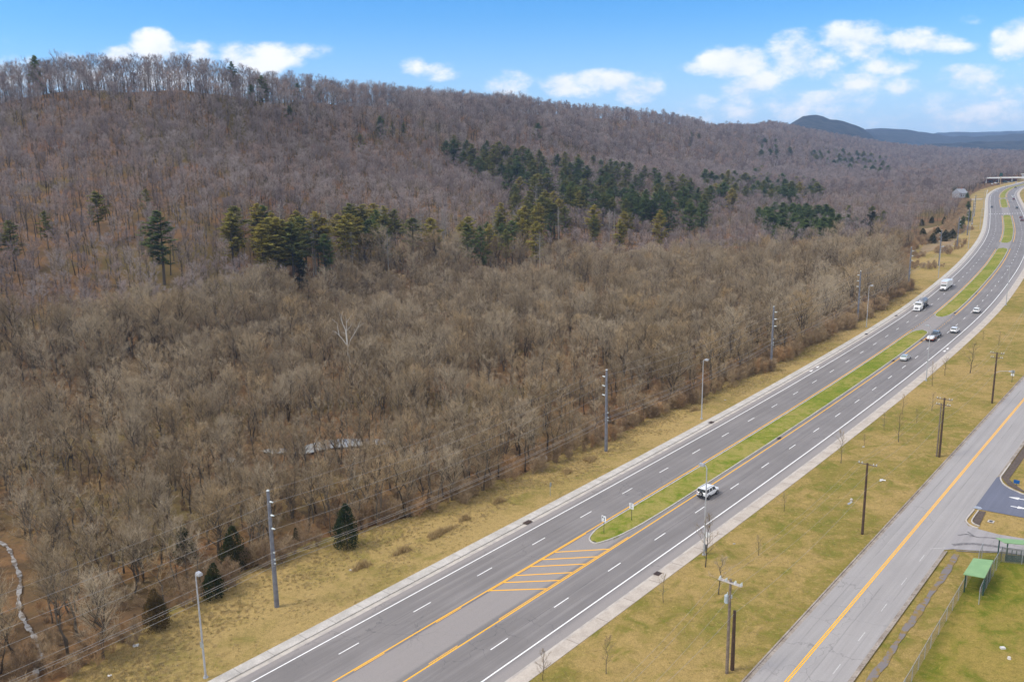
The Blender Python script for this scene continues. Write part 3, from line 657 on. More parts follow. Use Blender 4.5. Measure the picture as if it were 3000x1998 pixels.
for i, (x, y) in enumerate(CREEK):
    a = np.array(CREEK[max(i - 1, 0)]); b = np.array(CREEK[min(i + 1, len(CREEK) - 1)]); t_ = (b - a) / np.hypot(*(b - a)); n_ = np.array([-t_[1], t_[0]]) * (0.26 + 0.12 * math.sin(i * .9) + .07 * math.sin(i * 2.7))
    row = [ck.vert((x + n_[0], y + n_[1], pz(x, y) + .42)), ck.vert((x - n_[0], y - n_[1], pz(x, y) + .42))]
    if prev: ck.face((prev[0], prev[1], row[1], row[0]))
    prev = row
M_CREEK = mat('creek_sheen_and_stones', (0.30, 0.29, 0.28), (0.13, 0.105, 0.08), scale=0.8, detail=7, lo=.40, hi=.56)  # pale tone paints the sky's reflection on the water, broken by stones
tag(ck.build('creek', M_CREEK), kind='structure')
def in_poly(X, Y, P):
    c = np.zeros(len(X), bool); n = len(P)
    for i in range(n):
        x0, y0 = P[i]; x1, y1 = P[(i + 1) % n]
        c ^= ((y0 > Y) != (y1 > Y)) & (X < (x1 - x0) * (Y - y0) / (y1 - y0 + 1e-12) + x0)
    return c

# ------------------------------------------------------------------ trees
def bark_material(name, c1, c2, warm=None):
    m = bpy.data.materials.new(name); m.use_nodes = True; t = NT(m.node_tree); t.n.clear()
    out = t.node('ShaderNodeOutputMaterial'); b = t.node('ShaderNodeBsdfPrincipled'); t.l.new(b.outputs[0], out.inputs[0])
    b.inputs['Roughness'].default_value = 0.9; b.inputs['Specular IOR Level'].default_value = 0.1
    oi = t.node('ShaderNodeObjectInfo'); p = t.node('ShaderNodeNewGeometry').outputs['Position']
    r = oi.outputs['Random']; big = t.noise(p, 0.012, 3, 0.5)
    c = t.mix(t.ramp(r, 0.0, 1.0), c1, c2)
    if warm:
        c = t.mix(t.math('MULTIPLY', t.ramp(t.math('FRACT', t.math('MULTIPLY', r, 7.31)), 0.70, 1.0), 0.7), c, warm)
        c = t.mix(t.math('MULTIPLY', t.ramp(big, 0.52, 0.66), 0.45), c, tuple(x * 1.25 for x in c2))
    t.l.new(c, b.inputs['Base Color']); MATS[name] = m; return m
M_BARK = bark_material('grey_brown_bark', (0.060, 0.048, 0.036), (0.125, 0.105, 0.082))
M_TWIG = bark_material('twigs', (0.220, 0.165, 0.098), (0.370, 0.305, 0.215), (0.41, 0.29, 0.15))
M_TWIGH = bark_material('hill_twigs', (0.185, 0.150, 0.148), (0.325, 0.280, 0.265), (0.38, 0.26, 0.20))  # near-distance haze put into the twig colour as a purple tint
M_PALE = bark_material('pale_bark', (0.50, 0.48, 0.44), (0.58, 0.56, 0.52))
M_DEAD = bark_material('dead_grey_wood', (0.22, 0.205, 0.185), (0.32, 0.30, 0.27))
M_BRUSH = bark_material('brush_stems', (0.230, 0.160, 0.100), (0.38, 0.285, 0.175), (0.42, 0.25, 0.12))

def _perp(d, rnd):
    a = Vector((rnd.uniform(-1, 1), rnd.uniform(-1, 1), rnd.uniform(-1, 1))); a = a - d * a.dot(d)
    return a.normalized() if a.length > 1e-4 else Vector((1, 0, 0))
def grow_tree(seed, H, spread, clear, nlimb, nsub, ntw, tw_len, tw_w, r0, multi=1, upness=0.55, sway=0.05):
    """returns (trunk MB with the main limbs, crown MB with branches and twigs)"""
    rnd = random.Random(seed); T = MB(); K = MB()
    def tri(p, d, w):
        s = _perp(d.normalized(), rnd) * (w / 2)
        i = [K.vert(p - s), K.vert(p + s), K.vert(p + d)]; K.face(i)
    def quadbar(M_, p, q, w0, w1):
        d = (q - p).normalized(); s = _perp(d, rnd); u = d.cross(s)
        A = [M_.vert(p + s * w0), M_.vert(p - s * w0 * .5 + u * w0 * .87), M_.vert(p - s * w0 * .5 - u * w0 * .87)]
        B = [M_.vert(q + s * w1), M_.vert(q - s * w1 * .5 + u * w1 * .87), M_.vert(q - s * w1 * .5 - u * w1 * .87)]
        for j in range(3): M_.face((A[j], A[(j + 1) % 3], B[(j + 1) % 3], B[j]))
    for st in range(multi):
        lean = Vector((rnd.uniform(-1, 1), rnd.uniform(-1, 1), 0)) * (0.06 if multi == 1 else 0.22)
        n = 7; pts = []; x = Vector((0, 0, -0.6)); Hs = H * (1 if st == 0 else rnd.uniform(.75, .95))
        for k in range(n + 1):
            t = k / n; pts.append(Vector((lean.x * Hs * t + rnd.gauss(0, sway) * Hs * .12 * t, lean.y * Hs * t + rnd.gauss(0, sway) * Hs * .12 * t, -0.6 + (Hs + .6) * t * .97)))
        rad = [r0 * (1 - .93 * (k / n) ** .85) + .012 for k in range(n + 1)]; T.tube(pts, rad, 5, False)
        def on(t): t = t * n; k = min(int(t), n - 1); return pts[k].lerp(pts[k + 1], t - k)
        for li in range(nlimb):
            t = clear + (1 - clear) * ((li + rnd.random() * .9) / nlimb) ** 1.0; p0 = on(min(t, .985)); az = li * 2.4 + rnd.uniform(-.5, .5)
            prof = math.sin(math.pi * min(1, max(0, (t - clear) / (1 - clear))) ** .75 * .86 + .38)
            L = spread * (0.35 + .75 * max(prof, 0)) * rnd.uniform(.75, 1.15)
            el = upness + .35 * (t - clear) + rnd.uniform(-.15, .2)
            d = Vector((math.cos(az) * math.cos(el), math.sin(az) * math.cos(el), math.sin(el)))
            mid = p0 + d * L * .5 + Vector((rnd.gauss(0, .06), rnd.gauss(0, .06), rnd.uniform(0, .12))) * L; end = p0 + d * L + Vector((rnd.gauss(0, .1), rnd.gauss(0, .1), .18)) * L
            rl = max(.018, r0 * .40 * (1 - t * .6)); T.tube([p0, mid, end], [rl, rl * .6, rl * .22], 4, False)
            for sb in range(nsub):
                u = .22 + .78 * (sb + rnd.random()) / nsub; q = p0.lerp(mid, u * 2) if u < .5 else mid.lerp(end, u * 2 - 1)
                dd = (d + _perp(d, rnd) * rnd.uniform(.5, 1.0) + Vector((0, 0, .35))).normalized(); Ls = L * rnd.uniform(.22, .48) * (1.15 - .4 * u)
                e = q + dd * Ls; quadbar(K, q, e, max(.014, rl * .3), .008)
                for tw in range(ntw):
                    w = .15 + .85 * (tw + rnd.random()) / ntw; qq = q.lerp(e, w)
                    td = (dd * .6 + _perp(dd, rnd) * rnd.uniform(.4, 1.0) + Vector((0, 0, .42))).normalized() * tw_len * rnd.uniform(.55, 1.25)
                    tri(qq, td, tw_w * rnd.uniform(.7, 1.3))
                    if rnd.random() < .6: tri(qq + td * .45, (td * .5 + _perp(td.normalized(), rnd) * tw_len * .45), tw_w * .7)
    return T, K
PROTO = {}
def proto_obj(name, mb, mats):
    o = bpy.data.objects.new(name, mb.mesh(name, mats)); return o
def joined(name, A, B, mA, mB):
    J = MB(); J.v = A.v + B.v; n = len(A.v); J.f = A.f + [tuple(i + n for i in f) for f in B.f]; J.uv = [None] * len(J.f); J.mi = [0] * len(A.f) + [1] * len(B.f)
    return proto_obj(name, J, [mA, mB])
def make_family(key, n, args, mA, mB):
    L = []
    for i in range(n):
        rr = random.Random(hash(key) % 1000 + i) if False else random.Random(sum(map(ord, key)) * 7 + i)
        a = args(rr); T, K = grow_tree(sum(map(ord, key)) + i * 13, **a)
        L.append((T.mesh('trunk', [mA]), K.mesh('crown', [mB]), joined('tree_model', T, K, mA, mB), a['H']))
    PROTO[key] = L
make_family('flat', 7, lambda r: dict(H=r.uniform(9, 11.5), spread=r.uniform(2.1, 3.1), clear=r.uniform(.30, .48), nlimb=r.randint(9, 13), nsub=5, ntw=7, tw_len=1.0, tw_w=.034, r0=r.uniform(.14, .20), multi=r.choice([1, 1, 2]), upness=.62, sway=.35), M_BARK, M_TWIG)
make_family('tall', 9, lambda r: dict(H=r.uniform(16, 21.5), spread=r.uniform(3.0, 5.2), clear=r.uniform(.48, .62), nlimb=r.randint(11, 14), nsub=5, ntw=8, tw_len=1.4, tw_w=.060, r0=r.uniform(.22, .30), upness=.72, sway=.22), M_BARK, M_TWIGH)
make_family('thin', 7, lambda r: dict(H=r.uniform(9.5, 12), spread=r.uniform(1.9, 3.0), clear=r.uniform(.34, .52), nlimb=r.randint(9, 12), nsub=5, ntw=5, tw_len=.95, tw_w=.030, r0=r.uniform(.13, .21), multi=r.choice([1, 1, 2]), upness=.68, sway=.5), M_BARK, M_TWIG)
make_family('broad', 4, lambda r: dict(H=r.uniform(10, 12.5), spread=r.uniform(4.2, 5.4), clear=r.uniform(.14, .24), nlimb=16, nsub=8, ntw=9, tw_len=1.25, tw_w=.034, r0=.24, multi=r.choice([1, 2]), upness=.72, sway=.3), M_BARK, M_TWIG)
make_family('sapling', 4, lambda r: dict(H=r.uniform(4.5, 6.5), spread=r.uniform(1.2, 2.0), clear=r.uniform(.08, .2), nlimb=8, nsub=5, ntw=7, tw_len=.8, tw_w=.032, r0=.06, multi=3, upness=.9, sway=.4), M_TWIG, M_TWIG)
make_family('far', 4, lambda r: dict(H=r.uniform(17, 20), spread=r.uniform(4.2, 5.4), clear=.35, nlimb=11, nsub=4, ntw=8, tw_len=2.1, tw_w=.20, r0=.28, upness=.65, sway=.2), M_BARK, M_TWIGH)
make_family('brush', 6, lambda r: dict(H=r.uniform(2.0, 4.2), spread=r.uniform(1.0, 2.0), clear=.04, nlimb=8, nsub=4, ntw=7, tw_len=.85, tw_w=.035, r0=.035, multi=3, upness=.75, sway=.3), M_BRUSH, M_BRUSH)

# conifers
def needle_material(name, c1, c2, c3=None):
    m = bpy.data.materials.new(name); m.use_nodes = True; t = NT(m.node_tree); t.n.clear()
    out = t.node('ShaderNodeOutputMaterial'); b = t.node('ShaderNodeBsdfPrincipled'); t.l.new(b.outputs[0], out.inputs[0])
    b.inputs['Roughness'].default_value = 0.8; b.inputs['Specular IOR Level'].default_value = 0.15
    r = t.node('ShaderNodeObjectInfo').outputs['Random']; p = t.node('ShaderNodeNewGeometry').outputs['Position']
    c = t.mix(t.ramp(r, 0, 1), c1, c2)
    if c3: c = t.mix(t.math('MULTIPLY', t.ramp(t.noise(p, 0.55, 3), 0.48, 0.68), 0.7), c, c3)
    t.l.new(c, b.inputs['Base Color']); tl_ = t.node('ShaderNodeBsdfTranslucent'); t.l.new(c, tl_.inputs[0]); mx = t.node('ShaderNodeMixShader'); mx.inputs[0].default_value = .42; t.l.new(b.outputs[0], mx.inputs[1]); t.l.new(tl_.outputs[0], mx.inputs[2]); t.l.new(mx.outputs[0], out.inputs[0]); MATS[name] = m; return m
M_NEED = {'dark': needle_material('dark_needles', (0.105, 0.160, 0.055), (0.165, 0.230, 0.070), (0.27, 0.30, 0.08)),
          'olive': needle_material('olive_needles', (0.180, 0.210, 0.062), (0.270, 0.270, 0.068), (0.37, 0.32, 0.07)),
          'gold': needle_material('gold_needles', (0.36, 0.32, 0.070), (0.46, 0.38, 0.075), (0.30, 0.30, 0.08)),
          'cedar': needle_material('cedar_needles', (0.034, 0.052, 0.022), (0.050, 0.062, 0.024), (0.12, 0.095, 0.03)),
          'cedar_brown': needle_material('rusty_cedar_needles', (0.115, 0.080, 0.032), (0.14, 0.095, 0.036), (0.055, 0.062, 0.026))}
def grow_pine(seed, H, clear, R_, full=1.0, dead=False, fine=1.0):
    rnd = random.Random(seed); T = MB(); K = MB()
    T.tube([(0, 0, -1), (rnd.gauss(0, .15), rnd.gauss(0, .15), H * .5), (rnd.gauss(0, .2), rnd.gauss(0, .2), H * .98)], [H * .013 + .05, H * .009, .03], 6, False)
    z = H * clear
    while z < H * .99:
        t = (z - H * clear) / (H * (1 - clear)); nb = rnd.randint(4, 6)
        prof = (math.sin(math.pi * (.16 + .84 * t)) ** .8) * (1.0 if rnd.random() > .2 else .55)
        for b_ in range(nb):
            az = rnd.uniform(0, 2 * math.pi); L = max(.5, R_ * prof * rnd.uniform(.6, 1.15)); el = rnd.uniform(-.08, .18) + .55 * t
            d = Vector((math.cos(az) * math.cos(el), math.sin(az) * math.cos(el), math.sin(el))); p0 = Vector((0, 0, z)); e = p0 + d * L
            T.tube([p0, e], [.05 if not dead else .06, .015], 3, False)
            if dead:
                for k in range(7):
                    q = p0.lerp(e, rnd.uniform(.2, 1)); dd = (d + _perp(d, rnd) * 1.1).normalized() * rnd.uniform(.5, 1.4); i = [K.vert(q), K.vert(q + _perp(dd.normalized(), rnd) * .05), K.vert(q + dd)]; K.face(i)
                continue
            nc = max(2, int(L / .55))
            for c in range(nc):
                q = p0.lerp(e, .28 + .72 * (c + rnd.random()) / nc) + Vector((rnd.gauss(0, .2), rnd.gauss(0, .25), rnd.gauss(0, .22)))
                for k in range(int(9 * full)):
                    a = rnd.uniform(0, 6.28); l = rnd.uniform(.30, .62) * fine; v1 = Vector((math.cos(a), math.sin(a), rnd.uniform(-.25, .55))) * l; v2 = Vector((-math.sin(a), math.cos(a), rnd.uniform(-.4, .4))) * .11 * fine
                    i = [K.vert(q - v2), K.vert(q + v2), K.vert(q + v1)]; K.face(i)
        z += H * .034 * rnd.uniform(.7, 1.35)
    return T, K
def grow_cedar(seed, H, R_, lobes=1):
    rnd = random.Random(seed); T = MB(); K = MB(); T.tube([(0, 0, -.4), (0, 0, H * .9)], [.12, .02], 5, False)
    for lb in range(lobes):
        ox, oy = (0, 0) if lb == 0 else (rnd.uniform(-.5, .5) * R_, rnd.uniform(-.5, .5) * R_); h = H * (1 if lb == 0 else rnd.uniform(.6, .85))
        bumps = [(rnd.uniform(0, 6.28), rnd.uniform(.1, .9), rnd.uniform(.12, .3)) for _ in range(16)]
        for k in range(int(5200 / lobes)):
            t = rnd.random() ** .85; a = rnd.uniform(0, 6.28); env = (1 - t) ** .55 * (.72 + .7 * min(t, .32)) * (.9 + .2 * math.sin(a * 3 + lb) * math.sin(t * 9 + a))
            for ba, bt, bs in bumps:
                da = (a - ba + math.pi) % (2 * math.pi) - math.pi
                env *= 1 + bs * math.exp(-(da / .5) ** 2 - ((t - bt) / .1) ** 2)
            rr = R_ * env * rnd.uniform(.5, 1.08); q = Vector((ox + math.cos(a) * rr, oy + math.sin(a) * rr, .15 + t * h))
            l = rnd.uniform(.12, .30); v1 = Vector((math.cos(a + rnd.gauss(0, .5)), math.sin(a + rnd.gauss(0, .5)), rnd.uniform(.1, 1.3))).normalized() * l; v2 = _perp(v1.normalized(), rnd) * .07
            K.face([K.vert(q - v2), K.vert(q + v2), K.vert(q + v1)])
    return T, K
CON = {}
for i in range(5):
    T, K = grow_pine(300 + i, 24, random.Random(i).uniform(.24, .42), random.Random(i + 50).uniform(4.0, 4.9), full=2.1, fine=1.65)
    CON.setdefault('pine', []).append((T, K, 24))
for i in range(2):
    T, K = grow_pine(340 + i, 24, .42, 3.4, dead=True); CON.setdefault('snag', []).append((T, K, 24))
for i in range(3):
    T, K = grow_pine(360 + i, 12, .08, 3.9, full=2.6, fine=1.5); CON.setdefault('bushy', []).append((T, K, 12))
for i in range(3):
    T, K = grow_cedar(380 + i, 6, 1.9, 2 + i); CON.setdefault('cedar', []).append((T, K, 6))
_cm = {}
def conifer_meshes(kind, col, var):
    k = (kind, col, var)
    if k not in _cm:
        T, K, H = CON[kind][var]
        _cm[k] = (T.mesh('trunk', [M_DEAD if kind == 'snag' else M_BARK]), K.mesh('crown', [M_DEAD if kind == 'snag' else M_NEED[col]]), H)
    return _cm[k]
NCON = 0
def place_tree(name, meshes, x, y, z, h, rot, label, cat, group=None, wide=1.0):
    tm, cm, H = meshes; s = h / H
    e = empty(name, (x, y, z), rot, label, cat, group); e.scale = (s * wide, s * wide, s)
    for nm, me in (('trunk', tm), ('crown', cm)):
        if len(me.vertices) == 0: continue
        o = bpy.data.objects.new(nm, me); COL.objects.link(o); o.parent = e
    return e
def top_fit(px, py, H):
    """distance along the sight line of column px at which a tree of height H standing on the terrain tops out at row py"""
    u, _ = uv_dir(px, py); Y = np.arange(90, 3200, 2.0); X = u * Y; Z = tz(X, Y) + H
    yy = np.array(proj(X, Y, Z)[1]); ok = np.where(yy <= py)[0]
    i = ok[0] if len(ok) else int(np.argmin(np.abs(yy - py)))
    return float(X[i]), float(Y[i]), float(tz(X[i:i + 1], Y[i:i + 1])[0])
rnd = random.Random(11)
CONXY = []
def conifer(px, py, H, kind='pine', col='dark', label='', group=None, wide=1.0, base=False):
    if base: x, y, z = gnd(px, py); z = float(tz(np.array([x]), np.array([y]))[0])
    else: x, y, z = top_fit(px, py, H)
    var = rnd.randrange(len(CON[kind])); wide = wide * (1.25 if kind == 'pine' else 1.0)
    CONXY.append((x, y)); nm = {'pine': 'pine_tree', 'snag': 'dead_pine', 'bushy': 'evergreen_tree', 'cedar': 'cedar_tree'}[kind]
    return place_tree(nm, conifer_meshes(kind, col, var), x, y, z - .2, H, rnd.uniform(0, 6.28), label, 'tree', group, wide)
# single conifers with a look or a place of their own
conifer(100, 166, 25, 'bushy', 'dark', 'round topped dark evergreen standing above the bare ridge line at far left', wide=.62)
conifer(676, 178, 25, 'pine', 'dark', 'lone dark pine poking above the ridge beneath the left clouds', wide=.8)
conifer(765, 224, 26, 'pine', 'dark', 'tall dark conifer just below the ridge, taller of the ridge pair', wide=.9)
conifer(735, 250, 20, 'pine', 'dark', 'shorter dark conifer beside the taller one below the ridge', wide=.9)
conifer(870, 246, 20, 'pine', 'dark', 'dark green pine on the descending ridge shoulder', wide=1.2)
conifer(930, 240, 16, 'bushy', 'dark', 'small dark evergreen tucked in the bare ridge trees', wide=.8)
conifer(845, 312, 18, 'pine', 'dark', 'dark green pine lower down the ridge shoulder', wide=1.2)
conifer(278, 565, 21, 'pine', 'olive', 'yellow green pine alone on the left hillside', wide=1.15)
conifer(460, 620, 29, 'pine', 'dark', 'tall dark pine with tiered boughs standing alone left of the gold pines', wide=1.15)
conifer(25, 650, 20, 'pine', 'olive', 'olive pine at the left edge of the hillside', wide=1.1)
conifer(128, 620, 16, 'pine', 'olive', 'small dull olive pine near the left edge', wide=1.0)
conifer(425, 556, 15, 'pine', 'olive', 'small pale olive pine above the tiered dark pine', wide=1.0)
conifer(880, 758, 14, 'bushy', 'cedar', 'round dark evergreen at the foot of the pine stand', wide=.8)
conifer(1112, 342, 20, 'bushy', 'dark', 'broad dark evergreen on the middle hillside, largest of three', wide=.9)
conifer(1148, 360, 15, 'pine', 'olive', 'slim olive conifer between two darker ones on the middle hillside')
conifer(1182, 362, 17, 'pine', 'dark', 'slim dark conifer, rightmost of three on the middle hillside')
conifer(1055, 396, 20, 'pine', 'olive', 'olive pine left of the dark pine band')
conifer(1575, 362, 20, 'bushy', 'dark', 'dark green evergreen high on the hill above the pine band', wide=1.1)
conifer(1520, 356, 15, 'bushy', 'dark', 'small dark evergreen high on the hill', wide=.8)
conifer(2350, 655, 8, 'bushy', 'gold', 'small yellow evergreen in front of the dark plantation', wide=1.0)
conifer(545, 1642, 5.6, 'cedar', 'cedar', 'dark cedar at the wood edge, leftmost of the wider pair', base=True, wide=1.2)
conifer(691, 1672, 7.2, 'cedar', 'cedar', 'tall slim dark cedar left of the first steel pole', base=True, wide=.95)
conifer(633, 1752, 5.4, 'cedar', 'cedar', 'low dark cedar at the grass edge left of the first steel pole', base=True, wide=1.0)
conifer(462, 1842, 5.8, 'cedar', 'cedar_brown', 'rusty brown cedar at the grass edge, behind the first lamp post', base=True, wide=.95)
conifer(1018, 1606, 7.4, 'cedar', 'cedar', 'large dark cedar at the wood edge right of the first steel pole', base=True, wide=1.0)
conifer(868, 1584, 2.4, 'cedar', 'cedar', 'small dark cedar sapling behind the power wires', base=True, wide=.9)
conifer(1893, 1200, 2.6, 'cedar', 'cedar', 'small dark green cedar in the brush beyond the second steel pole', base=True, wide=1.1)
# pine stands: (corner pixels of the crown tops, count, heights, colours, label, group)
def stand(poly, n, H, mix, label, group, kind='pine', wide=1.0):
    xs = [p[0] for p in poly]; ys = [p[1] for p in poly]; k = 0; tries = 0; used = []
    while k < n and tries < n * 60:
        tries += 1; px = rnd.uniform(min(xs), max(xs)); py = rnd.uniform(min(ys), max(ys))
        if not in_poly(np.array([px]), np.array([py]), poly)[0]: continue
        if any(abs(px - a) < 16 and abs(py - b) < 11 for a, b in used) and tries < n * 40: continue
        used.append((px, py)); col = rnd.choice(mix)
        kk = kind
        if col == 'snag': kk = 'snag'
        h_ = rnd.uniform(*H) * 1.12
        words = {'dark': 'dark green', 'olive': 'olive green', 'gold': 'golden', 'snag': 'dead grey', 'cedar': 'blackish'}[col]
        fx = (px - min(xs)) / (max(xs) - min(xs)); pos = ['at its left end', 'left of its middle', 'in its middle', 'right of its middle', 'at its right end'][min(4, int(fx * 5))] if n > 12 else ''
        wd_ = rnd.uniform(.85, 1.2); shp = ('tall ' if h_ / 1.12 > (H[0] + H[1]) / 2 else 'short ') + ('broad ' if wd_ > 1.03 else 'slim ') if n > 12 else ''
        conifer(px, py, h_, kk, 'dark' if col == 'snag' else col, (shp + label % words + ' ' + pos).strip(), group, wide * wd_); k += 1
stand([(1270, 392), (1420, 408), (1640, 440), (1800, 462), (1960, 490), (2075, 545), (2075, 600), (1900, 590), (1700, 560), (1500, 500), (1300, 430)], 125, (19, 26), ['dark', 'dark', 'olive', 'dark', 'olive'], '%s pine in the long hillside band', 'pines of the long hillside band', wide=1.1)
stand([(1500, 520), (1600, 500), (1700, 545), (1850, 560), (1960, 590), (1930, 625), (1700, 620), (1560, 610), (1500, 580)], 34, (18, 25), ['olive', 'gold', 'olive', 'gold', 'olive', 'snag'], '%s pine before the long hillside band', 'pines at the front of the hillside band')
stand([(640, 615), (760, 588), (860, 590), (960, 585), (1060, 600), (1220, 596), (1260, 640), (1140, 660), (900, 655), (700, 665)], 36, (20, 27), ['gold', 'olive', 'olive', 'gold', 'gold', 'dark', 'snag'], '%s pine in the golden stand', 'pines of the golden stand')
stand([(830, 640), (1100, 650), (1400, 640), (1560, 600), (1830, 600), (1880, 640), (1500, 690), (1200, 700), (900, 690)], 18, (17, 22), ['snag', 'snag', 'olive', 'dark', 'gold'], '%s pine at the foot of the hill', 'pines along the hill foot', wide=.95)
stand([(1060, 596), (1300, 600), (1620, 590), (1620, 650), (1300, 670), (1060, 665)], 22, (20, 25), ['gold', 'snag', 'olive', 'snag', 'gold', 'dark'], '%s pine right of the golden stand', 'pines right of the golden stand', wide=.95)
stand([(2210, 395), (2320, 405), (2325, 440), (2230, 440)], 9, (15, 20), ['dark'], '%s evergreen in the small clump on the far tan hillside', 'far clump on the tan hill', 'bushy', 1.0)
stand([(2380, 440), (2470, 435), (2600, 455), (2605, 495), (2480, 480), (2390, 460)], 34, (16, 22), ['dark', 'dark', 'olive'], '%s evergreen in the far band', 'evergreens of the far band', 'bushy', 1.0)
stand([(2060, 495), (2180, 500), (2210, 480), (2390, 520), (2400, 545), (2250, 560), (2080, 550)], 44, (15, 21), ['dark', 'olive', 'olive', 'dark', 'gold'], '%s evergreen between band and plantation', 'evergreens beyond the pine band', 'bushy', 1.1)
stand([(2215, 600), (2290, 590), (2440, 600), (2460, 630), (2420, 650), (2260, 640)], 38, (12, 16), ['dark'], '%s evergreen in the round plantation', 'plantation evergreens', 'bushy', 1.15)
stand([(2480, 600), (2600, 605), (2590, 650), (2470, 640)], 10, (8, 12), ['dark', 'cedar', 'olive'], '%s evergreen right of the dense plantation', 'evergreens right of the plantation', 'bushy', 1.0)
stand([(2020, 385), (2060, 390), (2060, 410), (2020, 405)], 3, (14, 16), ['dark'], '%s evergreen on the upper slope right of the pine band', 'evergreens on the upper slope', 'bushy', 1.0)
for px, py, H in ((2745, 690, 7.5), (2768, 696, 7), (2732, 702, 6), (2790, 688, 6), (2702, 688, 6.5), (2812, 670, 8), (2820, 655, 8), (2838, 640, 9), (2835, 610, 9), (2660, 655, 5), (2700, 650, 5), (2730, 642, 5), (2765, 645, 5), (2832, 580, 9), (2740, 535, 10), (2795, 555, 10), (2760, 555, 9), (2537, 712, 5), (2515, 708, 5), (2545, 722, 4.5), (2400, 700, 4)):
    conifer(px, py + 12, H, 'cedar' if H < 8 else 'bushy', 'cedar' if H < 8 else 'dark', 'dark evergreen bush in the brush left of the far highway bend' if px < 2850 else '', 'evergreen bushes by the far bend', base=True, wide=1.35 if H < 8 else .8)

# ------------------------------------------------------------------ bare woods
def scatter_points(n, y0, y1, seed, power=1.0):
    rs = np.random.RandomState(seed); Y = y0 + (y1 - y0) * rs.rand(n) ** power; m = rs.uniform(-0.80, 0.70, n); return m * Y, Y, rs
def wood_mask(X, Y, margin=1.5):
    so = so_arr(X, Y); ok = so[:, 1] > verge_np(so[:, 0]) + margin
    for P in PONDXY:
        xs = [p[0] for p in P]; ys = [p[1] for p in P]
        sel = (X > min(xs) - 3) & (X < max(xs) + 3) & (Y > min(ys) - 3) & (Y < max(ys) + 3)
        if sel.any(): ok[sel] &= ~in_poly(X[sel], Y[sel], P) | (np.sin(X[sel] * 7.1) * np.cos(Y[sel] * 5.3) > -.25)
    C = np.array(CREEK)
    for i in range(len(C) - 1):
        for t in (0, .5):
            c = C[i] * (1 - t) + C[i + 1] * t; ok &= (X - c[0]) ** 2 + (Y - c[1]) ** 2 > 2.2 ** 2
    return ok, so
def thin(X, Y, cell):
    """keep at most one point per cell, jittered"""
    k = (np.floor(X / cell).astype(np.int64) * 1000003 + np.floor(Y / cell).astype(np.int64)); _, i = np.unique(k, return_index=True); return i
def clear_of(X, Y, XY, d):
    ok = np.ones(len(X), bool)
    for x, y in XY: ok &= (X - x) ** 2 + (Y - y) ** 2 > d * d
    return ok
def front_clear(X, Y, XY, w=3.6, back=2.5, front=14.0):
    ok = np.ones(len(X), bool)
    for x, y in XY:
        L = math.hypot(x, y); ux, uy = x / L, y / L; dx = X - x; dy = Y - y
        a = dx * ux + dy * uy; b = np.abs(-dx * uy + dy * ux); ok &= ~((b < w) & (a < back) & (a > -front))
    return ok
def poly_mask_px(X, Y, polys):
    px, py = proj(X, Y, tz(X, Y)); r = np.zeros(len(X), bool)
    for P in polys: r |= in_poly(px, py, P)
    return r
OPEN = [[(2690, 665), (2760, 655), (2850, 640), (2870, 700), (2800, 750), (2740, 800), (2655, 800), (2650, 760), (2690, 720)], [(2780, 575), (2850, 570), (2900, 590), (2900, 640), (2850, 640), (2790, 600)],
        [(2880, 534), (3100, 524), (3100, 560), (2895, 560)]]
def in_frame(X, Y, H):
    Z = tz(X, Y); px, py = proj(X, Y, Z + H * .6); return (px > -260) & (px < 3260) & (py < 2250)

# valley floor trees
X, Y, rs = scatter_points(90000, 62, 470, 21, 0.62); i = thin(X, Y, 3.1); X, Y = X[i], Y[i]
ok, so = wood_mask(X, Y, 1.2); dz = rise(X, Y); ok &= (dz < 9) & in_frame(X, Y, 10) & front_clear(X, Y, CONXY, 2.6, 2.5, 5.0); X, Y, so, dz = X[ok], Y[ok], so[ok], dz[ok]
dens = _vnoise(X / 17 + 40, Y / 17, 31); keep = rs.rand(len(X)) < np.clip(.25 + dens * 1.0, .3, 1) * np.interp(Y, [60, 130, 260, 470], [.80, .72, .68, .70]); X, Y, dz = X[keep], Y[keep], dz[keep]
flatX, flatY = X, Y
Hf = (8.0 + 3.6 * _vnoise(X / 30, Y / 30, 33) + rs.normal(0, 1.0, len(X)) + np.clip(dz, 0, 9) * .6)
# slope trees
X2, Y2, rs2 = scatter_points(260000, 150, 1150, 22, 0.8); i = thin(X2, Y2, 5.0); X2, Y2 = X2[i], Y2[i]
ok, _so = wood_mask(X2, Y2, 6); d2 = rise(X2, Y2); ok &= (d2 >= 9) | (Y2 > 470); ok &= in_frame(X2, Y2, 20) & front_clear(X2, Y2, CONXY) & ~poly_mask_px(X2, Y2, OPEN); X2, Y2, d2 = X2[ok], Y2[ok], d2[ok]
keep = rs2.rand(len(X2)) < np.interp(Y2, [150, 400, 700, 1150], [.60, .60, .55, .42]) + .08 * (d2 > 82); X2, Y2, d2 = X2[keep], Y2[keep], d2[keep]
H2 = np.interp(d2, [0, 6, 15, 40, 70, 95], [11, 12, 15, 17, 18, 21.5]) + rs2.normal(0, 1.6, len(X2))
# far trees
X3, Y3, rs3 = scatter_points(130000, 1000, 2950, 23, 1.0); i = thin(X3, Y3, 10.5); X3, Y3 = X3[i], Y3[i]
ok, _so = wood_mask(X3, Y3, 8); ok |= ((_so[:, 1] < -60) & (Y3 > 1250)) | (Y3 > 1440); ok &= in_frame(X3, Y3, 20) & ~poly_mask_px(X3, Y3, OPEN)
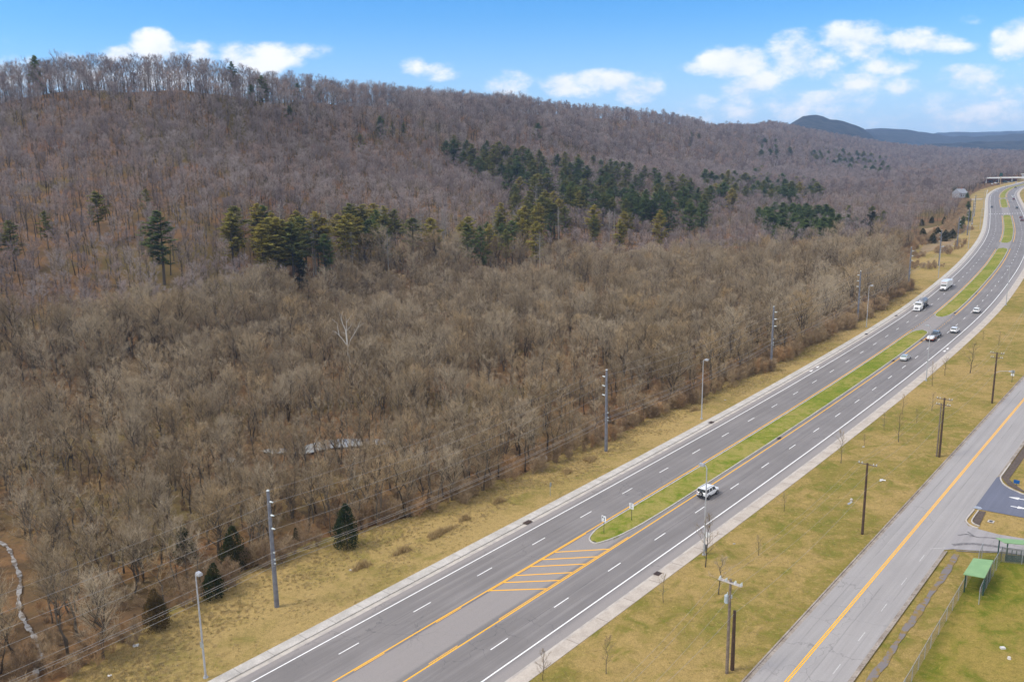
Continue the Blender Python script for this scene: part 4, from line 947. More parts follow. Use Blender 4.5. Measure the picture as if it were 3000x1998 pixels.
# drop what the ridges hide
def visible(X, Y, H):
    Z = tz(X, Y) + H; vis = np.ones(len(X), bool)
    for f in np.linspace(.25, .97, 40):
        g = tz(X * f, Y * f); vis &= (g + 6) < CH + (Z + 5 - CH) * f
    return vis
ok &= visible(X3, Y3, 20); X3, Y3 = X3[ok], Y3[ok]
v2 = visible(X2, Y2, H2); X2, Y2, H2, d2 = X2[v2], Y2[v2], H2[v2], d2[v2]
H3 = 16 + rs3.normal(0, 2, len(X3))

def gn_scatter(name, X, Y, Z, S, models, label, seed, cat='woods', wide=None, weights=None):
    rs = np.random.RandomState(seed); n = len(X)
    me = bpy.data.meshes.new(name); me.vertices.add(n); me.vertices.foreach_set('co', np.stack([X, Y, Z], 1).astype(np.float32).ravel())
    idx = rs.randint(0, len(models), n) if weights is None else rs.choice(len(models), n, p=np.array(weights) / sum(weights))
    a = me.attributes.new('model', 'INT', 'POINT'); a.data.foreach_set('value', idx.astype(np.int32))
    w = S * (rs.uniform(.85, 1.2, n) if wide is None else wide); sc = np.stack([w, w, S], 1)
    a = me.attributes.new('size', 'FLOAT_VECTOR', 'POINT'); a.data.foreach_set('vector', sc.astype(np.float32).ravel())
    rot = np.stack([rs.normal(0, .03, n), rs.normal(0, .03, n), rs.uniform(0, 6.28, n)], 1)
    a = me.attributes.new('turn', 'FLOAT_VECTOR', 'POINT'); a.data.foreach_set('vector', rot.astype(np.float32).ravel())
    me.update(); o = bpy.data.objects.new(name, me); COL.objects.link(o)
    ng = bpy.data.node_groups.new(name, 'GeometryNodeTree'); ng.interface.new_socket('Geometry', in_out='INPUT', socket_type='NodeSocketGeometry'); ng.interface.new_socket('Geometry', in_out='OUTPUT', socket_type='NodeSocketGeometry')
    gi = ng.nodes.new('NodeGroupInput'); go = ng.nodes.new('NodeGroupOutput'); jn = ng.nodes.new('GeometryNodeJoinGeometry')
    def attr(nm, ty):
        x = ng.nodes.new('GeometryNodeInputNamedAttribute'); x.data_type = ty; x.inputs['Name'].default_value = nm; return x.outputs[0]
    A, Sz, Tn = attr('model', 'INT'), attr('size', 'FLOAT_VECTOR'), attr('turn', 'FLOAT_VECTOR')
    for k, m in enumerate(models):
        cmp_ = ng.nodes.new('FunctionNodeCompare'); cmp_.data_type = 'INT'; cmp_.operation = 'EQUAL'
        ia = [q for q in cmp_.inputs if q.type == 'INT']; ng.links.new(A, ia[0]); ia[1].default_value = k
        oi = ng.nodes.new('GeometryNodeObjectInfo'); oi.inputs['Object'].default_value = m; oi.inputs['As Instance'].default_value = True
        ip = ng.nodes.new('GeometryNodeInstanceOnPoints'); ng.links.new(gi.outputs[0], ip.inputs['Points']); ng.links.new(cmp_.outputs[0], ip.inputs['Selection'])
        ng.links.new(oi.outputs['Geometry'], ip.inputs['Instance']); ng.links.new(Tn, ip.inputs['Rotation']); ng.links.new(Sz, ip.inputs['Scale']); ng.links.new(ip.outputs[0], jn.inputs[0])
    ng.links.new(jn.outputs[0], go.inputs[0]); md = o.modifiers.new('scatter', 'NODES'); md.node_group = ng
    return tag(o, label, cat, kind='stuff')

# the largest-looking 300 bare trees are things of their own
dist = np.hypot(X, Y); pxc, pyc = proj(X, Y, tz(X, Y) + Hf * .6)
inside = (pxc > 0) & (pxc < 3000) & (pyc < 1998) & (pyc > 0)
app = np.where(inside, Hf / dist, 0); order = np.argsort(-app); near = order[:296]; rest = np.ones(len(X), bool); rest[near] = False
for k in near:
    fam = rnd.choice(['broad', 'flat', 'thin', 'thin', 'thin', 'thin', 'flat']); var = rnd.randrange(len(PROTO[fam])); T, K, J, H0 = PROTO[fam][var]; x, y, h = float(X[k]), float(Y[k]), float(Hf[k])
    px, py = pxc[k], pyc[k]
    if px < 300: where = 'left of the pale creek' if px < 90 and py > 1500 else ('just right of the pale creek' if py > 1500 else 'above the pale creek')
    elif px < 560: where = 'behind the first lamp post' if py > 1650 else ('up the slope from the first lamp post')
    elif px < 850: where = 'among the dark cedars' if py > 1560 else 'in the open woods above the cedars'
    elif px < 1050: where = 'at the grass edge by the large cedar' if py > 1450 else 'in front of the pond, left half'
    elif px < 1300: where = 'at the grass edge right of the large cedar' if py > 1400 else 'in front of the pond, right half'
    elif px < 1560: where = 'in the wood edge before the second steel pole'
    elif px < 1800: where = 'close behind the second steel pole'
    else: where = 'in the wood edge beyond the second steel pole'
    size = 'tall' if h > 10.4 else ('low' if h < 8.8 else 'mid sized'); wd_ = rnd.uniform(.85, 1.15); form = 'wide crowned' if fam == 'broad' else ('spreading' if wd_ > 1.05 else ('slender' if wd_ < .95 else 'upright'))
    gr_ = where
    place_tree('bare_tree', (T, K, H0), x, y, float(tz(np.array([x]), np.array([y]))[0]) - .2, h, rnd.uniform(0, 6.28), f'{size} {form} bare tree {where}', 'tree', f'{size} {form} bare trees {gr_}', wd_)
    
Z = tz(X, Y) - .2
nearw = rest & (Y < 200); farw = rest & (Y >= 200)
gn_scatter('creekside_woods', X[nearw], Y[nearw], Z[nearw], Hf[nearw] / 10.3 * np.random.RandomState(8).uniform(.75, 1.2, int(nearw.sum())), [p[2] for p in PROTO['thin'] + PROTO['flat'] + PROTO['sapling'] + PROTO['broad']], 'thin leafless woods on the valley floor nearest the camera', 6, weights=[1.4] * 7 + [.45] * 7 + [.8] * 4 + [.25] * 4)
gn_scatter('valley_woods', X[farw], Y[farw], Z[farw], Hf[farw] / 10.3 * np.random.RandomState(9).uniform(.7, 1.25, int(farw.sum())), [p[2] for p in PROTO['flat'] + PROTO['broad'] + PROTO['sapling'] + PROTO['thin']], 'leafless woods on the valley floor left of the highway', 1, weights=[1] * 7 + [1.0] * 4 + [.8] * 4 + [.5] * 7)
gn_scatter('hillside_woods', X2, Y2, tz(X2, Y2) - .3, H2 / 19.5, [p[2] for p in PROTO['tall']], 'leafless purple grey woods covering the hillside and the ridge', 2)
gn_scatter('far_woods', X3, Y3, tz(X3, Y3) - .3, H3 / 18.5, [p[2] for p in PROTO['far']], 'pale leafless woods on the distant slopes and valley', 3)
# undergrowth along the wood edge and under the trees
rs4 = np.random.RandomState(5)
s_ = rs4.uniform(-20, 900, 9000); o_ = verge_np(s_) + np.abs(rs4.normal(0, 4.5, 9000)) - 2.6 + 4.5 * _vnoise(s_ / 7, s_ * 0, 3)
hx = np.interp(s_, _S, Q[:, 0]); hy = np.interp(s_, _S, Q[:, 1]); tx = np.interp(s_, _S, _T[:, 0]); ty = np.interp(s_, _S, _T[:, 1]); BX = hx - ty * o_; BY = hy + tx * o_
keep = rs4.rand(9000) < np.clip(_vnoise(s_ / 12, s_ * 0 + 2, 8) * 1.3, .15, 1) * np.interp(s_, [0, 40, 70, 130, 420, 900], [.22, .30, .50, .55, .5, .5]); BX, BY = BX[keep], BY[keep]; so_b = so_arr(BX, BY); ok = so_b[:, 1] > verge_np(so_b[:, 0]) - 2.0; BX, BY = BX[ok], BY[ok]
UX, UY, rs5 = scatter_points(70000, 62, 330, 77, .7); i = thin(UX, UY, 2.7); UX, UY = UX[i], UY[i]; ok, _so = wood_mask(UX, UY, 1.0); UX, UY = UX[ok], UY[ok]
rsf = np.random.RandomState(15); s5 = rsf.uniform(335, 640, 2600); o5 = rsf.uniform(12, 44, 2600); g5 = _vnoise(s5 / 22, o5 / 7, 19) > (.52 + .3 * np.clip((18 - o5) / 6, 0, 1)); s5, o5 = s5[g5], o5[g5]; g5 = (o5 < verge_np(s5) + 2) & (np.abs(s5 - 490) > 4) & (np.abs(s5 - 621) > 4); s5, o5 = s5[g5], o5[g5]
FX = np.interp(s5, _S, Q[:, 0]) - np.interp(s5, _S, _T[:, 1]) * o5; FY_ = np.interp(s5, _S, Q[:, 1]) + np.interp(s5, _S, _T[:, 0]) * o5
UX = np.concatenate([FX, UX]); UY = np.concatenate([FY_, UY])
BX = np.concatenate([BX, UX]); BY = np.concatenate([BY, UY])
gn_scatter('undergrowth', BX, BY, tz(BX, BY) + np.where(so_arr(BX, BY)[:, 1] < verge_np(so_arr(BX, BY)[:, 0]) + 1, 0, -.1), rs4.uniform(.40, 1.15, len(BX)) * np.concatenate([np.ones(len(BX) - len(UX)), np.full(len(UX), .62)]), [p[2] for p in PROTO['brush']], 'reddish brown brush and saplings along the wood edge', 4, 'brush')
# low tufts that roughen the mown and unmown grass
tf = []
for sd in range(4):
    q = MB(); r_ = random.Random(900 + sd)
    for k in range(26):
        a = r_.uniform(0, 6.28); rr = r_.random() ** .7 * .34; b = Vector((math.cos(a) * rr, math.sin(a) * rr, 0)); d = Vector((r_.gauss(0, .5), r_.gauss(0, .5), 1)).normalized() * r_.uniform(.12, .34); s_3 = _perp(d.normalized(), r_) * .022
        q.face([q.vert(b - s_3), q.vert(b + s_3), q.vert(b + d)])
    tf.append(q)
M_TUFT = bark_material('dry_grass_tufts', (0.33, 0.245, 0.11), (0.48, 0.375, 0.20), (0.24, 0.22, 0.07))
tuft_models = [proto_obj('tuft_model', q, [M_TUFT]) for q in tf]
M_TUFTG = bark_material('green_grass_tufts', (0.13, 0.20, 0.012), (0.25, 0.27, 0.05), (0.34, 0.29, 0.09))
green_tufts = [proto_obj('tuft_model', q, [M_TUFTG]) for q in tf]
def tuft_field(name, n, s0, s1, offs, label, seed, size, gate, models=None):
    r_ = np.random.RandomState(seed); s_6 = s0 + (s1 - s0) * r_.rand(n) ** 1.3; o_6 = offs(s_6, r_); g6 = _vnoise(s_6 / 5 + seed, o_6 / 3.5, seed) > gate(o_6, s_6); s_6, o_6 = s_6[g6], o_6[g6]
    X6 = np.interp(s_6, _S, Q[:, 0]) - np.interp(s_6, _S, _T[:, 1]) * o_6; Y6 = np.interp(s_6, _S, Q[:, 1]) + np.interp(s_6, _S, _T[:, 0]) * o_6
    cc = (X6 - SO[0]) * -ST[1] + (Y6 - SO[1]) * ST[0]; keep6 = (cc > 4.2) | (o_6 > 0); X6, Y6, s_6 = X6[keep6], Y6[keep6], s_6[keep6]
    gn_scatter(name, X6, Y6, pz(X6, Y6) + .06, r_.uniform(size[0], size[1], len(X6)), models or tuft_models, label, seed, 'grass')
tuft_field('verge_grass', 26000, -5, 330, lambda s, r: 8.2 + (verge_np(s) - 7) * r.rand(len(s)) ** .8, 'rough dry grass on the wooded side verge', 41, (.35, 1.0), lambda o, s: .75 - .65 * np.clip((o - 8) / (verge_np(s) - 8), 0, 1) + .5 * (np.random.RandomState(2).rand(len(s)) - .5))
tuft_field('strip_grass', 16000, 0, 260, lambda s, r: -23 - 26 * r.rand(len(s)), 'short dry grass on the strip between highway and side road', 42, (.3, .62), lambda o, s: .45 + .6 * (np.random.RandomState(3).rand(len(s)) - .5))
tuft_field('median_grass', 9000, 66, 240, lambda s, r: -5.2 - 4.3 * r.rand(len(s)), 'uneven grass growing on the nearest median', 43, (.3, .7), lambda o, s: .45 + .6 * (np.random.RandomState(4).rand(len(s)) - .5), green_tufts)
print('TREES flat', len(X), 'slope', len(X2), 'far', len(X3), 'brush', len(BX), 'conifers', len(CONXY))
# the white sycamore
def sycamore():
    x, y, z = gnd(1030, 1112); mb = MB(); h = 20.0
    def p(a, b, c=0): return (a, c, b)
    mb.tube([p(0, -1), p(-.3, 6), p(-.7, 11.2), p(-.9, 15.5), p(-1.0, 16.2)], [.36, .33, .26, .20, .18], 7)
    for pts, r in (([p(-.7, 11.0), p(-2.0, 13.0), p(-3.4, 14.8), p(-4.2, 15.6), p(-5.2, 15.9)], .13), ([p(-3.2, 14.5, .2), p(-3.6, 17, .4), p(-3.7, 18.3, .5), p(-5.2, 19.6, .6)], .10),
                   ([p(-.3, 10.8, -.2), p(.5, 13.2, -.5), p(1.9, 15.2, -.7), p(3.1, 17.2, -.9), p(5.0, 18.6, -1)], .12), ([p(1.9, 15.2, -.7), p(2.0, 16.6, -.5)], .05), ([p(3.1, 17.2, -.9), p(4.3, 19.9, -1)], .05),
                   ([p(-1.0, 16.0), p(-1.8, 18.0), p(-2.2, 20.0), p(-1.6, 22.4)], .13), ([p(-1.8, 18.3), p(-2.4, 19.9), p(-2.7, 21.9)], .07), ([p(-.8, 16.0, .2), p(-.7, 18.8, .3), p(-.9, 21.0, .3)], .09),
                   ([p(-.7, 18.5, .3), p(.8, 20.5, .3), p(1.6, 21.6, .4)], .06), ([p(-.8, 15.8), p(.3, 17.0, .2), p(1.2, 18.6, .3)], .08), ([p(-.9, 14.8), p(-1.8, 15.3, .2), p(-2.8, 15.6, .2)], .06)):
        mb.tube(pts, [r * (1 - .8 * k / (len(pts) - 1)) for k in range(len(pts))], 5)
    e = empty('sycamore_tree', (x, y, z), 0, 'white barked leafless sycamore standing out in the middle of the woods', 'tree'); e.scale = (.92, .92, .92)
    mb.build('trunk', M_PALE, e)
sycamore()

# ------------------------------------------------------------------ vehicles
def paint(name, c, rough=.3, metal=.0):
    m = mat(name, c, tuple(x * .93 for x in c), rough=rough, metal=metal, scale=3, coord='obj', spec=.5, coat=.5); return m
M_WPAINT = paint('white_paint', (.78, .79, .80)); M_SILVER = paint('silver_paint', (.52, .54, .55), .3, .3); M_GREY = paint('grey_paint', (.26, .28, .31), .3, .3); M_RED = paint('dark_red_paint', (.16, .02, .03)); M_BLACKP = paint('black_paint', (.03, .03, .035)); M_TEAL = paint('dark_teal_paint', (.03, .07, .08))
M_GLASS = mat('tinted_glass', (.025, .035, .04), (.02, .03, .035), rough=.08, coord='obj', spec=.8, coat=1)
M_GLASSL = mat('pale_glass', (.16, .22, .21), (.12, .17, .17), rough=.08, coord='obj', spec=.8, coat=1)
M_TYRE = mat('tyre_rubber', (.025, .025, .026), coord='obj', rough=.9); M_RIM = mat('wheel_rim', (.42, .42, .43), coord='obj', rough=.35, metal=.7)
M_PLASTIC = mat('black_plastic', (.035, .036, .038), coord='obj', rough=.6); M_TAIL = mat('red_lens', (.42, .02, .015), coord='obj', rough=.25); M_HEAD = mat('clear_lens', (.75, .76, .74), coord='obj', rough=.15)
M_STEEL = mat('galvanised_steel', (.40, .42, .45), (.32, .34, .37), rough=.5, metal=.3, coord='obj', scale=3); M_BLUEG0 = mat('dull_tank_steel', (.27, .28, .31), (.20, .21, .23), coord='obj', rough=.35, metal=.5); M_RUST = mat('rusty_frame', (.24, .085, .04), (.12, .05, .03), coord='obj', scale=5)
M_DARKM = mat('dark_metal', (.05, .05, .055), coord='obj', rough=.5); M_PLATE = mat('licence_plate', (.62, .64, .62), coord='obj')
def wheel(parent, x, y, r, w=.22):
    side = 1 if y > 0 else -1
    t = MB(); n = 20
    def ring(rr, yy): return [(x + rr * math.cos(2 * math.pi * k / n), yy, r + rr * math.sin(2 * math.pi * k / n)) for k in range(n)]
    y0, y1 = y - w / 2, y + w / 2
    prof = [(r * .62, y0), (r * .93, y0), (r, y0 + .04), (r, y1 - .04), (r * .93, y1), (r * .62, y1)]
    rings = [[t.vert(p) for p in ring(a, b)] for a, b in prof]
    for a, b in zip(rings[:-1], rings[1:]):
        for k in range(n): t.face((a[k], a[(k + 1) % n], b[(k + 1) % n], b[k]))
    w_ = t.build('wheel', M_TYRE, parent)
    m = MB(); yo = y1 - .03 if side > 0 else y0 + .03
    c = m.vert((x, yo + side * .015, r)); rg = [m.vert(p) for p in ring(r * .60, yo)]; hub = [m.vert(p) for p in ring(r * .18, yo + side * .02)]
    for k in range(n):
        m.face((hub[k], hub[(k + 1) % n], c)); 
        if k % 4 != 3: m.face((rg[k], rg[(k + 1) % n], hub[(k + 1) % n], hub[k]))
    m.build('rim', M_RIM, w_)
def loft(mb, st):
    rings = []
    for x, zb, zt, w in st:
        r = .09; P = [(-w * .94, zb), (-w, zb + .12), (-w, zt - .22), (-w * .965, zt - .05), (-w * .86, zt), (w * .86, zt), (w * .965, zt - .05), (w, zt - .22), (w, zb + .12), (w * .94, zb)]
        rings.append([mb.vert((x, y, z)) for y, z in P])
    n = len(rings[0])
    for a, b in zip(rings[:-1], rings[1:]):
        for k in range(n): mb.face((a[k], b[k], b[(k + 1) % n], a[(k + 1) % n]))
    mb.face(rings[0][::1]); mb.face(rings[-1][::-1])
def cabin(mb, x0, x1, tx0, tx1, w, tw, zb, zt):
    A = [(x0, -w, zb), (x1, -w, zb), (x1, w, zb), (x0, w, zb)]; B = [(tx0, -tw, zt), (tx1, -tw, zt), (tx1, tw, zt), (tx0, tw, zt)]
    a = [mb.vert(p) for p in A]; b = [mb.vert(p) for p in B]
    for k in range(4): mb.face((a[k], a[(k + 1) % 4], b[(k + 1) % 4], b[k]))
    mb.face(b)
def car(name, label, cat, s, off, pm, style='sedan', away=True, glass=None, group=None, pos=None):
    h = heading(s); p = RP(s, off, .03); gl = glass or M_GLASS
    e = empty(name, p if pos is None else pos[:3], (h if away else h + math.pi) if pos is None else pos[3], label, cat, group)
    if style == 'sedan': L, W, H, body, cab = 4.8, .90, 1.43, [(-2.4, .45, .80, .78), (-2.3, .28, .93, .86), (-1.7, .24, .98, .90), (-.6, .22, .96, .91), (.9, .22, .95, .91), (1.5, .24, .90, .90), (2.2, .28, .76, .85), (2.4, .40, .66, .74)], (-1.95, 1.25, -1.15, .35, .84, .66, .93, 1.40)
    elif style == 'hatch': L, W, H, body, cab = 4.5, .93, 1.65, [(-2.25, .5, .95, .82), (-2.15, .32, 1.08, .89), (-1.4, .28, 1.10, .93), (.7, .28, 1.06, .93), (1.3, .28, 1.0, .92), (2.05, .32, .86, .87), (2.25, .45, .74, .76)], (-2.12, 1.2, -1.75, .35, .87, .70, 1.04, 1.60)
    elif style == 'suv': L, W, H, body, cab = 4.7, .98, 1.86, [(-2.2, .55, 1.15, .93), (-2.15, .50, 1.22, .97), (-1.2, .46, 1.24, .99), (.8, .46, 1.22, .99), (1.15, .46, 1.18, .98), (2.1, .50, 1.10, .95), (2.25, .60, .98, .90)], (-2.12, 1.02, -2.02, .62, .93, .84, 1.20, 1.80)
    elif style == 'pickup': L, W, H, body, cab = 5.8, .99, 1.85, [(-2.9, .55, 1.05, .94), (-2.82, .48, 1.12, .98), (-1.0, .44, 1.13, .99), (1.0, .44, 1.12, .99), (1.4, .44, 1.1, .98), (2.6, .48, 1.0, .95), (2.9, .58, .85, .86)], (-.95, 1.55, -.75, .85, .88, .76, 1.10, 1.80)
    b = MB(); loft(b, body); bo = b.build('body', pm, e, smooth=False)
    g = MB(); cabin(g, *cab); g.build('windows', gl, e)
    x0, x1, tx0, tx1, w, tw, zb, zt = cab; r = MB(); ln = tx1 - tx0
    P = [(tx0 - .02, -tw * 1.01), (tx1 + .04, -tw * 1.01), (tx1 + .04, tw * 1.01), (tx0 - .02, tw * 1.01)]; r.prism(P, zt - .03, zt + .035); r.build('roof', pm, e)
    pl = MB()
    for sy in (-1, 1):
        for (xa, xb) in ((x0, tx0), (x1, tx1)): pl.tube([(xa, sy * w * .985, zb), (xb, sy * tw * .995, zt)], .045, 4)
        for f in ((.5,) if style != 'suv' else (.33, .66)): pl.tube([(x0 + (x1 - x0) * f, sy * w * 1.0, zb), (tx0 + (tx1 - tx0) * f, sy * tw * 1.01, zt)], .045, 4)
    pl.build('pillars', pm, e)
    wr = .34 if style in ('sedan', 'hatch') else .41
    for x in (-L * .30, L * .305):
        for y in (-W + .06, W - .06): wheel(e, x, y, wr, .22 if wr < .4 else .27)
    bk = body[0][0]; fr = body[-1][0]
    for sy in (-1, 1):
        q = MB(); q.box((bk + .06, sy * (W - .17), body[0][2] - .12 if style != 'suv' else 1.0), (.12, .22, .20 if style != 'suv' else .34)); q.build('tail_light', M_TAIL, e)
        q = MB(); q.box((fr - .10, sy * (W - .24), body[-1][2] - .05), (.2, .26, .14)); q.build('headlight', M_HEAD, e)
        q = MB(); q.box((x1 - .35, sy * (w + .12), zb + .1), (.16, .18, .14)); q.build('side_mirror', pm if style != 'suv' else M_PLASTIC, e)
    q = MB(); q.box((bk + .02, 0, body[0][1] + .02), (.16, W * 1.7, .2)); q.build('rear_bumper', M_PLASTIC if style in ('suv', 'hatch') else pm, e)
    q = MB(); q.box((fr - .02, 0, body[-1][1] + .02), (.16, W * 1.5, .2)); q.build('front_bumper', M_PLASTIC, e)
    q = MB(); q.box((bk - .02, 0 if style != 'suv' else -.45, body[0][1] + .25), (.03, .34, .16)); q.build('number_plate', M_PLATE, e)
    return e
suv = car('sport_utility_car', 'boxy white off-road car with a spare wheel on its tailgate beside the median', 'car', 89.0, -12.75, M_WPAINT, 'suv')
q = MB(); q.tube([(-2.22, .05, 1.0), (-2.44, .05, 1.0)], .37, 20); sw_ = q.build('spare_wheel', M_TYRE, suv); q = MB(); q.tube([(-2.43, .05, 1.0), (-2.455, .05, 1.0)], .24, 16); q.build('wheel_cover', M_RIM, sw_)
q = MB(); q.box((-.7, -.60, 1.87), (2.2, .04, .05)); q.box((-.7, .60, 1.87), (2.2, .04, .05)); q.build('roof_rails', M_PLASTIC, suv)
q = MB(); [q.box((x, y, .62), (1.1, .10, .16)) for x in (-1.4, 1.4) for y in (-.96, .96)]; q.build('wheel_arches', M_PLASTIC, suv)
car('sedan_car', 'silver sedan alone in the inner lane behind the pickup truck', 'car', 200.8, -12.7, M_SILVER, 'sedan', glass=M_GLASSL)
pk = car('pickup_truck', 'grey pickup truck towing a rust-framed flatbed trailer', 'pickup truck', 233.5, -12.9, M_GREY, 'pickup')
q = MB(); q.box((-1.95, 0, 1.14), (1.75, 1.62, .05)); q.build('truck_bed', M_PLASTIC, pk)
car('hatchback_car', 'white hatchback in the outer lane ahead of the pickup truck', 'car', 241.8, -16.3, M_WPAINT, 'hatch')
pc = car('sedan_car', 'white sedan with a light bar on its roof in the outer lane', 'car', 277.2, -16.3, M_WPAINT, 'hatch')
q = MB(); q.box((-.2, 0, 1.70), (.3, 1.1, .13)); q.build('light_bar', M_HEAD, pc)
# flatbed trailer and the white load on it
tl = empty('flatbed_trailer', RP(227.6, -12.9, .03), heading(227.6), 'rusty flatbed trailer carrying a white boat shaped load behind the pickup', 'trailer')
q = MB(); q.box((0, 0, .62), (4.6, 2.2, .12)); q.box((-2.3, 0, .72), (.1, 2.2, .25)); q.build('deck', M_RUST, tl)
q = MB(); q.tube([(2.3, -.8, .58), (3.5, 0, .52)], .05, 5); q.tube([(2.3, .8, .58), (3.5, 0, .52)], .05, 5); q.build('drawbar', M_RUST, tl)
for x in (-.9, .1):
    for y in (-1.05, 1.05): wheel(tl, x, y, .34, .2)
for y in (-.95, .95): q = MB(); q.box((-2.37, y, .6), (.04, .18, .12)); q.build('tail_light', M_TAIL, tl)
ld = empty('covered_load', RP(227.4, -12.9, .03 + .685), heading(227.4), 'white rounded load strapped on the flatbed trailer', 'load')
q = MB(); loft(q, [(-1.9, .02, .25, .55), (-1.6, .01, .50, .82), (-.6, .01, .72, .88), (.6, .01, .72, .86), (1.5, .01, .50, .70), (1.9, .05, .3, .4)]); q.build('hull', M_WPAINT, ld)
# tanker lorry coming towards the camera
tk = empty('tanker_truck', RP(274.3, 1.75, .03), heading(274.3) + math.pi, 'white bonneted lorry hauling a silver cylindrical tank trailer', 'lorry')
q = MB(); loft(q, [(0, .75, 1.55, .92), (-.25, .6, 1.75, 1.05), (-1.7, .6, 1.95, 1.12), (-2.0, .6, 2.0, 1.15), (-3.9, .6, 2.0, 1.22)]); q.build('bonnet', M_WPAINT, tk)
q = MB(); cabin(q, -4.1, -1.85, -4.0, -2.35, 1.18, 1.08, 1.95, 2.95); cb = q.build('cab', M_WPAINT, tk)
q = MB(); q.poly([(-1.85, -1.05, 2.05), (-1.85, 1.05, 2.05), (-2.21, .98, 2.78), (-2.21, -.98, 2.78)]); q.build('windscreen', M_GLASS, tk)
for sy in (-1, 1): q = MB(); q.poly([(-2.2, sy * 1.20, 2.1), (-3.4, sy * 1.20, 2.1), (-3.3, sy * 1.13, 2.75), (-2.5, sy * 1.13, 2.75)][::sy]); q.build('side_window', M_GLASS, tk)
q = MB(); q.box((.02, 0, 1.2), (.08, 1.1, .75)); q.build('grille', M_RIM, tk)
q = MB(); q.box((.12, 0, .62), (.3, 2.3, .35)); q.build('front_bumper', M_WPAINT, tk)
for sy in (-1, 1):
    q = MB(); q.box((-.05, sy * .95, 1.05), (.2, .3, .3)); q.build('headlight', M_HEAD, tk); q = MB(); q.box((-2.1, sy * 1.5, 2.3), (.15, .25, .6)); q.build('side_mirror', M_WPAINT, tk)
    q = MB(); q.tube([(-4.2, sy * 1.0, .8), (-4.2, sy * 1.0, 3.3)], .08, 8); q.build('exhaust_stack', M_RIM, tk)
q = MB(); q.box((-5.5, 0, .85), (4.5, .9, .25)); q.build('chassis', M_DARKM, tk)
for x in (-1.0, -5.6, -6.9):
    for y in (-1.08, 1.08): wheel(tk, x, y, .5, .3 if x > -2 else .5)
q = MB(); st = [(-5.2, .3), (-5.35, .85), (-5.8, 1.15), (-8.0, 1.2), (-10.0, 1.2), (-12.4, 1.2), (-12.85, .85), (-13.0, .3)]
q.tube([(x, 0, 2.35) for x, r in st], [r for x, r in st], 22); q.build('tank', M_BLUEG0, tk, smooth=True)
q = MB(); [q.box((x, 0, 3.6), (.5, .5, .16)) for x in (-7, -9, -11)]; q.build('tank_hatches', M_STEEL, tk)
q = MB(); q.box((-10.5, 0, 1.0), (5.6, 1.0, .3)); q.tube([(-13.0, 0, 1.3), (-13.7, 0, 1.3)], .75, 14); q.build('trailer_frame', M_DARKM, tk)
for x in (-11.2, -12.4):
    for y in (-1.05, 1.05): wheel(tk, x, y, .5, .5)
# box van lorry with a box trailer
bt = empty('box_truck', RP(321.9, 1.6, .03), heading(321.9) + math.pi, 'white box lorry with a cab roof overhang, furthest up the far carriageway', 'lorry')
q = MB(); loft(q, [(0, .6, 1.25, .9), (-.3, .5, 1.45, 1.0), (-1.3, .5, 1.65, 1.05), (-1.5, .5, 1.7, 1.08), (-3.0, .5, 1.7, 1.1)]); q.build('bonnet', M_WPAINT, bt)
q = MB(); cabin(q, -3.0, -1.4, -3.0, -1.9, 1.06, .98, 1.65, 2.5); q.build('cab', M_WPAINT, bt)
q = MB(); q.poly([(-1.39, -.98, 1.72), (-1.39, .98, 1.72), (-1.80, .92, 2.42), (-1.80, -.92, 2.42)]); q.build('windscreen', M_GLASS, bt)
q = MB(); q.box((-6.2, 0, 2.35), (6.4, 2.45, 2.7)); q.prism([(-3.0, -1.225), (-1.75, -1.1), (-1.75, 1.1), (-3.0, 1.225)], 2.58, 3.70); q.build('cargo_box', M_WPAINT, bt)
q = MB(); q.box((-1.73, 0, 3.2), (.03, 1.7, .22)); q.build('faded_red_band', mat('faded_red', (.45, .22, .20), coord='obj'), bt)
q = MB(); q.box((.05, 0, .55), (.2, 2.1, .35)); q.build('front_bumper', M_DARKM, bt); q = MB(); q.box((.01, 0, 1.0), (.06, .9, .35)); q.build('grille', M_DARKM, bt)
for sy in (-1, 1): q = MB(); q.box((-.1, sy * .78, 1.05), (.2, .3, .22)); q.build('headlight', M_HEAD, bt)
for x in (-1.0, -7.2):
    for y in (-1.0, 1.0): wheel(bt, x, y, .45, .28)
t2 = empty('box_trailer', RP(334.5, 1.5, .03), heading(334.5) + math.pi, 'low white enclosed trailer towed behind the box lorry', 'trailer')
q = MB(); q.box((0, 0, 1.75), (6.2, 2.3, 2.1)); q.build('cargo_box', M_WPAINT, t2); q = MB(); q.tube([(3.1, 0, .65), (4.3, 0, .6)], .07, 6); q.build('drawbar', M_DARKM, t2)
q = MB(); q.box((0, -1.165, 1.6), (5.0, .03, .5)); q.build('red_side_stripe', mat('faded_red', (.45, .22, .20), coord='obj'), t2)
for x in (-1.2, -.2):
    for y in (-1.0, 1.0): wheel(t2, x, y, .38, .25)
